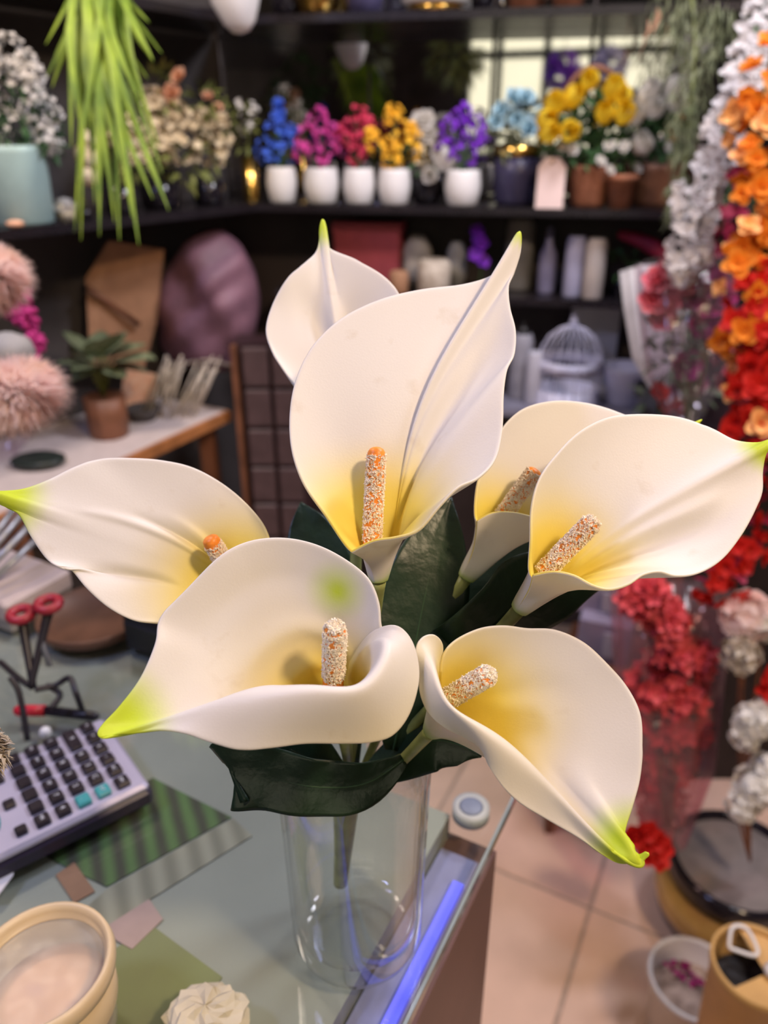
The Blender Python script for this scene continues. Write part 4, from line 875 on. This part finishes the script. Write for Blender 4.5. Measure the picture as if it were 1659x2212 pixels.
def pick_o(p, i):
    v = p.z + (p.x - .6) * -1.2
    return [bo, bo, ba][i % 3] if v + rnd.uniform(-.06, .06) > 1.26 else (br if i % 11 else ba)
garland('blossom_garland', 'hanging garland turning from orange at the top to red blossoms at the right edge', [(1655,170),(1640,330),(1625,480),(1615,620),(1640,760),(1650,880),(1640,960)], 1.30, .058, 210, None, .022, True, pick_o)
garland('blossom_garland', 'lower red blossom spray below the right calla lily tip', [(1650,980),(1610,1120),(1580,1200),(1550,1265)], 1.28, .045, 60, [br, br, bc], .019, False)
garland('blossom_garland', 'dark burgundy blossom strand behind the orange garland', [(1600,330),(1565,450),(1555,600),(1580,760),(1590,850)], 1.72, .035, 70, [bc], .019, True)
bw = bloom(3, 1, .9, .4, 'white_blossom', M['garland_white'], 2)
garland('blossom_garland', 'long greyish white blossom garland slanting down beside the orange one', [(1665,-30),(1620,100),(1585,210),(1545,330),(1500,430),(1490,520),(1475,590)], 1.45, .036, 260, [bw], .015, True)
# hanging grey-green foliage
p = P(1490, -40, 1.6); t = thing('hanging_foliage', 'feathery grey-green foliage hanging in front of the white tulips', 'hanging plant', p); mb = MB()
for (a, b, r) in [(1470,0,70),(1500,60,70),(1500,130,56),(1490,200,46),(1475,270,36),(1480,330,30),(1470,400,28),(1460,445,20),(1560,60,50)]:
    c = P(a, b, 1.6); r2 = r*1.6/F
    for i in range(130):
        q = inball()*r2; mb.leaf(c + q, xdirm(V((rnd.uniform(-.8, .8), rnd.uniform(-.6, .4), -1)), rnd.uniform(-1, 1)), rnd.uniform(.02, .045), .0035, .15)
mb.build('sprigs', M['greygreen'], t, kind='stuff'); MB().tube(cr([P(1490, -40, 1.6), P(1500, 130, 1.6), P(1470, 440, 1.6)], 6), .003, 6).build('vine', M['olive'], t)
MB().tube([p, V((p.x, p.y, H - .002))], .002, 6).build('cord', M['olive'], t)
for (a, b) in [(1400,40),(1420,15),(1440,50),(1390,70)]:
    q = P(a, b, 1.62); o = MB().leaf(q, xdirm(V((.1, 0, -1)), rnd.uniform(-1, 1)), .05, .025).build('dried_leaf', M['peach'], t)
# pink roses in cellophane
def wrap(name, label, top, bot, d, m, cone=1.0):
    """cone of film between pixel points: top = (xl, xr, y), bot = (x, y)"""
    a, b, c = P(top[0], top[2], d), P(top[1], top[2], d), P(bot[0], bot[1], d); r = (b - a).length/2; ctr = (a + b)/2; ax = ctr - c
    t = thing(name, label, 'bouquet', c); Mx = dirm(ax); L = ax.length
    MB().lathe([(r*cone*.4, 0), (r*max(cone, .8), L*.30), (r*.98, L*.7), (r*1.04, L), (r*1.03, L), (r*.97, L*.7), (r*max(cone, .8)*.99, L*.30), (r*cone*.38, 0)], c, 66, Mx, (1, .75), wob=lambda q: 1 + .05*math.cos(7*q) + .045*math.cos(13*q + 1) + .03*math.cos(22*q)).build('cellophane', m, t)
    return t, c
t, c = wrap('wrapped_bouquet', 'pink and magenta roses wrapped in clear cellophane beside the white garland', (1385, 1580, 570), (1480, 915), 1.56, cello, .75)
heads(t, rose_me['pink_fl'], [(1425,630),(1440,600),(1465,615),(1410,650),(1440,655),(1430,690),(1450,625),(1420,610)], 1.57, 1.25, 'rose'); heads(t, bloom(6, .024, .026, .5, 'rose', M['hotpink'], 3), [(1510,590),(1535,610),(1500,640),(1525,660),(1545,690),(1510,700),(1480,790),(1500,830),(1470,850),(1520,625),(1550,650)], 1.57, 1.25, 'rose')
heads(t, rose_me['red_fl'], [(1420,850),(1430,880),(1460,880)], 1.54, .9, 'rose')
cluster([(1440,720,40),(1480,700,40),(1510,740,40),(1470,780,36),(1440,780,30),(1490,840,30),(1410,860,24)], 1.58, 18, .015, 'leaf').build('foliage', mat('rose_leaf', (.06, .10, .06), .5, col2=(.14, .19, .12), scale=30), t, kind='stuff')
for k in range(7): MB().tube([P(1490 + k*2, 925, 1.58), P(1430 + k*18, 690, 1.6)], .0018, 5).build('stem', M['olive'], t)
t, c = wrap('paper_sleeve', 'pale grey paper flower sleeve left of the pink roses', (1345, 1475, 585), (1425, 850), 1.80, paper, .6)
t['category'] = 'paper sleeve'
# red blossoms in pinkish cellophane lower down
t, c = wrap('wrapped_bouquet', 'red blossoms in pinkish crumpled cellophane standing over the floor', (1335, 1560, 1250), (1440, 1830), 1.42, cello_pink, .8)
cluster([(1400,1290,30),(1440,1340,40),(1450,1430,45),(1470,1500,45),(1440,1560,40),(1450,1640,40),(1430,1700,36),(1430,1760,34),(1380,1300,26),(1480,1560,40),(1410,1480,40),(1500,1420,34)], 1.10, 40, .017, 'floret').build('blossoms', mat('wrap_red', (.50, .03, .05), .6, col2=(.72, .10, .11), scale=60), t, kind='stuff')
heads(t, rose_me['red_fl'], [(1390,1790),(1410,1810),(1425,1830),(1385,1815),(1400,1840),(1370,1800),(1415,1850)], .97, 1.0, 'bloom')
for k in range(6): MB().tube([P(1435 + k*3, 1790, 1.42), P(1390 + k*20, 1320, 1.42)], .002, 5).build('stem', M['wood'], t)
sheetm = mat('crate_lilac', (.26, .24, .34), .6, var=.15)
for k, (y0, y1) in enumerate(((1255, 1330), (1335, 1430))):
    a = P(1318, y1, 1.62); t = thing('carton', ('upper' if k == 0 else 'lower') + ' greyish lilac carton behind the right calla lilies', 'box', a); s = 1.62/F
    MB().box(a + V((0, .05, (y1-y0)*s*.5)), (110*s, .1, (y1-y0)*s*1.03), Euler((0, 0, -.4)).to_matrix(), .003).build('carton_body', sheetm, t, smooth=False)
    MB().box(a + V((-.012, -.012, (y1-y0)*s*.55)), (26*s, .004, (y1-y0)*s*.6), Euler((0, 0, -.4)).to_matrix()).build('label_patch', mat('patch', (.36, .36, .44), .5, var=.1), t, smooth=False)
st = P(1318, 1432, 1.62); t = thing('stool', 'dark wooden stand carrying the lilac cartons', 'stand', (st.x, st.y + .05, 0))
MB().box((st.x, st.y + .05, st.z - .012), (.16, .16, .02), Euler((0, 0, -.4)).to_matrix()).build('stand_top', M['wood'], t, smooth=False)
for sx in (-1, 1):
    for sy in (-1, 1):
        q = Euler((0, 0, -.4)).to_matrix() @ V((sx*.06, sy*.06, 0)); MB().box((st.x + q.x, st.y + .05 + q.y, (st.z - .022)/2), (.02, .02, st.z - .022)).build('leg', M['wood'], t, smooth=False)
# white hydrangea spray
c0 = P(1600, 1900, 1.36); t = thing('hydrangea_spray', 'spray of cream white hydrangea heads at the right edge above the glazed pot', 'flower spray', c0)
for i, (a, b, r) in enumerate([(1615,1330,56),(1600,1415,42),(1625,1560,40),(1610,1590,32),(1655,1540,34),(1630,1700,46),(1605,1740,36),(1655,1660,36),(1655,1340,44)]):
    q = P(a, b, 1.26); mb = MB(); r2 = r*1.26/F
    for k in range(46):
        v = inball().normalized(); floret(mb, q + v*r2*rnd.uniform(.75, .95), v, r2*.36, 4, .3)
    mb.ball(q, r2*.7, 10, 8).build('flower_head', M['dry' if i in (1,) else 'white_fl'] if i != 0 else M['blush'], t)
    MB().tube(cr([q, vlerp(q, P(1620, 1860, 1.46), .5) + V((0, .03, 0)), P(1620, 1860, 1.46)], 5), .0025, 5).build('stem', M['wood'], t)
heads(t, br, [(1655,1460),(1658,1490)], 1.0, .02)
# glazed pot with grey top
p = PZ(1592, 1856, .20); R_ = .125; t = thing('glazed_pot', 'round black rimmed pot with grey soil and gold glazed belly on the floor', 'pot', (p.x, p.y, 0))
MB().lathe([(0, .18), (R_*.93, .18), (R_*.93, .20), (R_, .202), (R_*1.03, .19), (R_*1.02, .155), (R_*.96, .15)], (p.x, p.y, 0), 44).build('rim', M['black_gloss'], t)
MB().lathe([(R_*.96, .151), (R_*1.12, .13), (R_*1.16, .10), (R_*1.12, .08)], (p.x, p.y, 0), 44).build('gold_band', mat('ochre_glaze', (.42, .25, .07), .2, var=.3, scale=12, coat=.5), t)
MB().lathe([(R_*1.12, .081), (R_*1.06, .05), (R_*.9, .02), (R_*.75, 0), (0, 0)], (p.x, p.y, 0), 44).build('body', mat('navy_glaze', (.02, .018, .06), .15, var=.2), t)
MB().lathe([(0, .189), (R_*.5, .191), (R_*.92, .184)], (p.x, p.y, 0), 32).build('soil', mat('soil_grey', (.22, .19, .18), .9, var=.25, scale=18, bump=.3), t)
# white bucket
bz = .16; p = PZ(1502, 2112, bz); R_ = .0765; t = thing('white_bucket', 'white plastic bucket with dry soil and pink petals at the lower right', 'bucket', (p.x, p.y, 0))
MB().lathe([(0, 0), (R_*.8, 0), (R_*.98, bz-.015), (R_*1.04, bz-.014), (R_*1.05, bz), (R_*.99, bz+.002), (R_*.95, bz-.005), (R_*.85, .03), (0, .03)], (p.x, p.y, 0), 44).build('bucket', mat('bucket_white', (.66, .62, .60), .35, var=.04), t)
MB().lathe([(0, bz-.04), (R_*.5, bz-.043), (R_*.92, bz-.055)], (p.x, p.y, 0), 32, wob=lambda a: 1 - .02*math.cos(5*a)).build('soil', mat('bucket_soil', (.18, .12, .09), .9, col2=(.55, .42, .34), scale=40, bump=.5), t)
mb = MB()
for k in range(30): q = inball(); mb.petal((p.x + q.x*.03 + .0, p.y + q.y*.025 + .035, bz - .038 + rnd.random()*.006), rotm(), .014, .012, .3, 2)
mb.build('dry_petals', M['hotpink'], t, kind='stuff')
# tan paper tub
tz = .42; p = PZ(1640, 2080, tz); R_ = .0635; t = thing('paper_tub', 'tan paper tub with torn lid and white clip in the lower right corner', 'tub', (p.x, p.y, 0)); tan = mat('tan_paper', (.60, .36, .13), .55, var=.08)
MB().lathe([(0, 0), (R_*.70, 0), (R_*.98, tz-.02), (R_*1.03, tz-.018), (R_*1.04, tz-.002), (R_*.98, tz), (R_*.95, tz-.01), (R_*.70, .02), (0, .02)], (p.x, p.y, 0), 44).build('tub', tan, t)
vs = [V((p.x + .012, p.y - .005, tz-.017))]
for k in range(21):
    a = math.radians(-150 + k*12.0); q = .95*R_; vs.append(V((p.x + math.cos(a)*q, p.y + math.sin(a)*q, tz-.014)))
o = MB().add(vs, [(0, k, k+1) for k in range(1, 21)]).build('torn_lid', tan, t, smooth=False); sol = o.modifiers.new('t', 'SOLIDIFY'); sol.thickness = .0015
MB().lathe([(0, tz-.06), (R_*.88, tz-.06)], (p.x, p.y, 0), 24).build('opening_shade', M['black'], t)  # black disc painted in for the shade inside the tub opening
MB().tube(cr([V((p.x - .03, p.y + .03, tz-.01)), V((p.x - .02, p.y + .05, tz+.008)), V((p.x + .0, p.y + .045, tz+.01)), V((p.x + .005, p.y + .015, tz-.005)), V((p.x - .03, p.y + .03, tz-.01))], 5), .003, 8).build('clip', M['white_ceramic'], t)
MB().ball((p.x + .025, p.y - .01, tz-.008), .016, 10, 7, (1.2, 1, .6), jit=.2).build('tissue', paper, t)
# ------------------------------------------------------------------ things on the counter
# calculator
zc_ = ZC + .022
TR, BR, BL = PZ(212, 1552, zc_), PZ(322, 1692, zc_), PZ(0, 1850, zc_)
ux = (BL - BR).normalized(); uy = (TR - BR); uy = (uy - ux*uy.dot(ux)); wid = uy.length; uy.normalize(); ln_ = .150; uz = V((0, 0, 1))
tilt = math.radians(4)
MC = Matrix((ux, uy, uz)).transposed()
if MC.determinant() < 0: MC = Matrix((ux, uy, uz)).transposed()
cal = thing('calculator', 'silver desktop calculator with black keys and two teal keys on the counter', 'calculator', BR - V((0, 0, .021)))
cl = lambda a, b, c: BR + ux*a + uy*b + uz*c
silver = mat('calc_silver', (.50, .47, .60), .35, metal=.3, var=.04); keym = mat('calc_key', (.020, .014, .020), .3, var=.1); teal = mat('calc_teal', (.06, .34, .34), .3, var=.06)
def cbox(a0, a1, b0, b1, c0, c1, bev=0): return MB().box(cl((a0+a1)/2, (b0+b1)/2, (c0+c1)/2), (a1-a0, b1-b0, c1-c0), MC, bev)
cbox(-.002, ln_+.002, -.002, wid+.002, -.021, -.006, .004).build('case', mat('calc_case', (.03, .022, .045), .3, var=.1), cal, smooth=False)
cbox(0, ln_, 0, wid, -.006, .0, .003).build('face_plate', silver, cal, smooth=False)
ku = ln_*.150; kv = wid/6.2
txt = {}
for c in range(6):
    for r in range(6):
        if c == 5 and r in (0, 1, 3, 5): pass
        a = .008 + ku*.5 + c*ku*.78; b = .006 + (r + .5)*kv*.98
        if c == 5 and r not in (0, 2, 4): continue
        if c == 1 and r == 4: continue
        m = teal if (c, r) in ((1, 0), (2, 0)) else keym
        h0, w0 = ku*.27, kv*.36
        if c == 1 and r == 5: b -= kv*.5; w0 = kv*.78
        if c == 5: h0 *= .8; w0 *= .75
        k_ = MB().box(cl(a, b, .0022), (h0*2, w0*2, .0048), MC, .0013).build('key', m, cal, smooth=False)
# key legends, raised print on the near keys
leg = ['C', '0', '.', '=', '+', '3', '2', '1', '6', '5', '4', '9', '8', '7', '-', '%', 'M']
lm_ = mat('legend', (.75, .75, .78), .5, var=0)
keys = [o for o in cal.children if o.name.startswith('key')]
for o, ch in zip(keys, ['ON', 'AC', '-', 'x', '+', '=', 'GT', 'C', '3', '6', '9', '.', '2', '5', '8', '0', '1', '4', '7', '00', '%', 'M+', 'M-', 'MR']):
    c = bpy.data.curves.new('legend', 'FONT'); c.body = ch; c.size = .0062 if len(ch) < 2 else .0045; c.align_x = 'CENTER'; c.align_y = 'CENTER'; c.extrude = .0001
    to = bpy.data.objects.new('legend', c); ctr = sum((v.co for v in o.data.vertices), V())/len(o.data.vertices)
    dg = bpy.context.evaluated_depsgraph_get(); COL.objects.link(to); me = bpy.data.meshes.new_from_object(to.evaluated_get(bpy.context.evaluated_depsgraph_get())); bpy.data.objects.remove(to)
    lo = bpy.data.objects.new('legend', me); COL.objects.link(lo); lo.parent = o; me.materials.clear(); me.materials.append(lm_)
    R3 = Matrix((-uy*-1, -ux, uz)).transposed()
    if R3.determinant() < 0: R3 = Matrix((-uy, -ux, uz)).transposed()
    lo.matrix_local = Matrix.Translation(ctr + V((0, 0, .0026))) @ R3.to_4x4()
cbox(.128, ln_-.004, .010, wid*.50, -.001, .0015, .001).build('display_frame', mat('disp_black', (.01, .01, .02), .15, var=0), cal, smooth=False)
cbox(.133, ln_-.008, .016, wid*.46, .0015, .0022).build('display', mat('lcd', (.22, .26, .27), .2, var=.05), cal, smooth=False)
MB().ball(cl(.127, wid*.40, .0005), .02, 24, 8, (.5, 1.1, .09), MC).build('badge', mat('teal_badge', (.02, .28, .32), .3, var=.05), cal, label='teal oval badge')
# scissors + wire stand
bk = mat('tool_black', (.02, .016, .022), .35, var=.1); rd = mat('tool_red', (.28, .015, .03), .4, var=.1)
dS = .80; base = PZ(55, 1600, ZC)
t = thing('wire_stand', 'black bent wire stand at the left edge behind the calculator', 'stand', base)
for pts in ([(60,1600,.785),(42,1500,.79),(22,1462,.79)], [(0,1430,.82),(40,1465,.80),(70,1485,.79)], [(75,1490,.79),(120,1480,.80),(150,1465,.80),(165,1500,.79),(178,1535,.80)], [(100,1480,.80),(130,1500,.80),(110,1530,.79)]):
    MB().tube(cr([P(*q) for q in pts], 6), .0032, 8).build('wire', bk, t)
t = thing('scissors', 'black scissors with two red ring handles standing upright in the wire stand', 'scissors', P(70, 1484, .79))
for (cx_, cy_, en, nm) in ((45, 1327, (72,1484), 'a'), (104, 1305, (66,1484), 'b')):
    c = P(cx_, cy_, .80); Rr = 22*.8/F
    ring = [c + V((math.cos(a)*Rr, math.sin(a)*Rr*.9, .15*math.sin(a)*Rr)) for a in [2*PI*k/24 for k in range(25)]]
    h = MB().tube(ring, .0052, 8, cap=False).build('ring_handle', rd, t)
    MB().tube(cr([c + V((0, 0, -.006)), P(cx_ + (8 if nm == 'a' else -6), cy_ + 45, .80), P(*en, .79)], 6), [.006 - .0002*k for k in range(13)], 8).build('shank', bk, t)
b_ = [P(80, 1375, .795), P(95, 1385, .795), P(112, 1440, .79), P(100, 1440, .79)]
MB().add(b_ + [v + V((0, .002, 0)) for v in b_], [(0,1,2,3),(7,6,5,4),(0,4,5,1),(1,5,6,2),(2,6,7,3),(3,7,4,0)]).build('blade', M['steel'], t, smooth=False)
mk0, mk1, mk2 = PZ(32, 1535, ZC + .006), PZ(98, 1535, ZC + .006), PZ(212, 1548, ZC + .006)
t = thing('marker_pen', 'marker pen with red cap and black barrel lying behind the calculator', 'pen', (mk1.x, mk1.y, ZC))
MB().tube([mk0, vlerp(mk0, mk1, .1), mk1], [.004, .006, .006], 12).build('cap', mat('cap_red', (.55, .02, .04), .35, var=.05), t); MB().tube([mk1, vlerp(mk1, mk2, .9), mk2], [.0052, .0052, .003], 12).build('barrel', bk, t)
q = PZ(98, 1582, ZC + .006); o = MB().ball(q, .0062, 14, 10).build('pearl_bead', M['white_ceramic']); tag(o, 'single white pearl bead on the counter behind the calculator', 'bead')
q = PZ(205, 1345, ZC); s = mpp(q); t = thing('brown_shadow_disc', 'brown shadow on the counter under the left calla lily, built as a solid round disc', 'tray', q)  # brown translucent shadow on the counter, built as a solid tray-shaped disc
MB().lathe([(0, 0), (.060, 0), (.066, .004), (.068, .016), (.065, .017), (.062, .007), (0, .006)], q, 44).build('tray', mat('shadow_brown', (.12, .055, .03), .5, var=.3, scale=20), t)
q = PZ(335, 1420, ZC); t = thing('black_case', 'small black case on the counter between the two left lilies', 'case', q)
MB().box(q + V((.01, .03, .02)), (.09, .06, .04), Euler((0, 0, -.45)).to_matrix(), .006).build('case_body', M['black'], t, smooth=False); MB().box(q + V((.01, .03, .042)), (.086, .056, .006), Euler((0, 0, -.45)).to_matrix(), .003).build('case_lid', M['black_gloss'], t, smooth=False)
t = thing('metal_rods', 'bundle of thin grey metal rods at the left edge behind the scissors', 'rods', P(20, 1190, .95)); rodm = mat('rod_grey', (.36, .37, .40), .35, metal=.5, var=.1)
for k, (x0, y0, x1, y1) in enumerate(((-40,1245,78,1120), (-40,1215,60,1095), (-40,1275,90,1155), (-40,1195,40,1085))):
    MB().tube([P(x0, y0, .93 + k*.012), P(x1, y1, .98 + k*.012)], .0042, 8).build('rod', rodm, t)
q = PZ(25, 1300, ZC) + V((0, 0, .0185)); t = thing('pale_carton', 'pale pinkish carton lid at the left edge under the metal rods', 'carton', q); Rq = Euler((0, 0, -.5)).to_matrix()
MB().box(q + V((0, 0, .012)), (.13, .10, .024), Rq, .004).build('carton_lid', mat('carton_pale', (.45, .37, .35), .6, var=.1), t, smooth=False); MB().box(q + V((0, 0, -.008)), (.124, .094, .02), Rq).build('carton_base', mat('carton_grey', (.25, .23, .21), .7, var=.1), t, smooth=False)
# papers under and on the glass, and a reflection laid in as a sheet
def flat(name, label, quad, z, m, cat='paper', th=.0006):
    f = [PZ(a, b, z) for a, b in quad]; n = len(f); o = MB().add(f + [v - V((0, 0, th)) for v in f], [tuple(range(n)), tuple(reversed(range(n, 2*n)))] + [(i, i+n, (i+1) % n+n, (i+1) % n) for i in range(n)]).build(name, m, smooth=False)
    return tag(o, label, cat)
def striped(name, c1, c2, scale, rot):
    m = mat(name, c1, .6, var=0); n = m.node_tree.nodes; L = m.node_tree.links; wv = n.new('ShaderNodeTexWave'); wv.inputs['Scale'].default_value = scale; wv.inputs['Distortion'].default_value = .6
    tc = n.new('ShaderNodeTexCoord'); mp = n.new('ShaderNodeMapping'); mp.inputs['Rotation'].default_value = (0, 0, rot); L.new(tc.outputs['Object'], mp.inputs[0]); L.new(mp.outputs[0], wv.inputs['Vector'])
    r = n.new('ShaderNodeValToRGB'); r.color_ramp.elements[0].color = (*c1, 1); r.color_ramp.elements[1].color = (*c2, 1); L.new(wv.outputs[0], r.inputs[0]); L.new(r.outputs[0], n['Principled BSDF'].inputs['Base Color']); return m
zp = ZC - .0112
flat('striped_sheet', 'green and dark striped printed sheet lying under the glass beside the calculator', [(60,1830),(330,1680),(500,1765),(230,1915)], zp, striped('stripe_green', (.055, .052, .04), (.10, .17, .06), 17, math.radians(-24)))
flat('printed_strip', 'cream paper strip with grey print under the glass below the striped sheet', [(232,1920),(503,1768),(545,1805),(215,2010),(180,1965)], zp, striped('strip_cream', (.22, .20, .16), (.34, .31, .25), 15, math.radians(-24)))
flat('pink_slip', 'pale pink paper slip under the glass', [(215,2010),(322,1942),(352,1985),(285,2050)], zp + .0006, mat('slip_pink', (.44, .29, .28), .6, var=.1))
flat('orange_slip', 'dull orange paper slip under the glass next to the striped sheet', [(120,1890),(160,1862),(205,1925),(160,1950)], zp + .0003, mat('slip_orange', (.34, .17, .11), .6, var=.15))
flat('olive_reflection', 'yellow-green reflection in the glass in the foreground, painted as a flat sheet', [(230,2060),(330,2000),(480,2110),(400,2230),(250,2230)], zp, mat('reflection_olive', (.19, .18, .10), .6, col2=(.24, .25, .11), scale=12))  # yellow-green reflection in the glass, painted as a flat sheet below it
flat('price_card', 'white card at the left edge below the calculator', [(-40,1860),(35,1850),(28,1890),(-5,1935),(-40,1940)], ZC + .0012, paper, 'card', .001)
q = PZ(452, 2225, ZC); mb = MB(); mb.ball(q + V((0, 0, .014)), .025, 18, 12, (1.1, .9, .55), jit=.16); o = mb.build('crumpled_tissue', mat('tissue_cream', (.62, .57, .44), .8, var=.08), smooth=False); tag(o, 'crumpled cream tissue at the bottom edge of the counter', 'tissue')
# round plastic tub
q = PZ(85, 2080, ZC + .075); R_ = .0445; t = thing('plastic_tub', 'round clear plastic tub with cream rimmed lid and peach contents at lower left', 'tub', (q.x, q.y, ZC))
crm = mat('tub_cream', (.66, .52, .34), .4, var=.05)
MB().lathe([(R_*.80, 0), (R_*.84, .002), (R_*.97, .062), (R_*.95, .062), (R_*.80, .004), (0, .003), (0, 0), (R_*.80, 0)], (q.x, q.y, ZC), 48).build('tub_wall', plastic, t)
MB().lathe([(R_*.97, .060), (R_*1.02, .062), (R_*1.04, .068), (R_*1.0, .075), (R_*.94, .075), (R_*.90, .071), (R_*.88, .066), (R_*.86, .066), (R_*.88, .064), (R_*.95, .06)], (q.x, q.y, ZC), 48).build('lid_rim', crm, t)
MB().lathe([(R_*.87, .0655), (R_*.6, .066), (0, .066)], (q.x, q.y, ZC), 40).build('lid_film', plastic, t)
MB().lathe([(0, .005), (R_*.78, .006), (R_*.86, .040), (R_*.5, .046), (0, .048)], (q.x, q.y, ZC), 40).build('contents', mat('tub_peach', (.80, .50, .32), .6, var=.06), t)
MB().lathe([(R_*.94, .030), (R_*.955, .034), (R_*.97, .058), (R_*.96, .058), (R_*.935, .03)], (q.x, q.y, ZC), 48).build('tub_band', crm, t)
# ------------------------------------------------------------------ things behind the camera, seen in the mirror
def fball(label, loc, r, m, n=120, size=.03, shape='floret'):
    t = thing('hanging_flower_ball', label, 'flower ball', loc); mb = MB()
    for i in range(n):
        v = inball(); 
        if shape == 'floret': floret(mb, V(loc) + v*r, v + V((0, .4, 0)), size, 5, .4)
        else: mb.leaf(V(loc) + v*r, xdirm(v + V((0, 0, -.4)), rnd.uniform(-1, 1)), size*3, size)
    mb.build('blossoms' if shape == 'floret' else 'foliage', M[m], t, kind='stuff'); MB().tube([V(loc), V((loc[0], loc[1], H - .002))], .003, 6).build('cord', M['black'], t)
fball('purple flower ball reflected in the mirror above the basket', (-.22, -1.15, 1.86), .11, 'purple')
fball('lilac flower ball reflected in the mirror right of the purple one', (.06, -1.15, 1.88), .11, 'lilac')
fball('green hanging fern reflected in the dark mirror left', (-1.40, -.7, 1.95), .20, 'greygreen', 160, .03, 'leaf')
fball('green hanging vine reflected in the dark mirror near the purple pot', (-.85, -.9, 1.95), .16, 'olive', 150, .03, 'leaf')
fball('dark fern reflected behind the blue flowers', (-1.98, -.9, 1.8), .18, 'leafy', 150, .03, 'leaf')
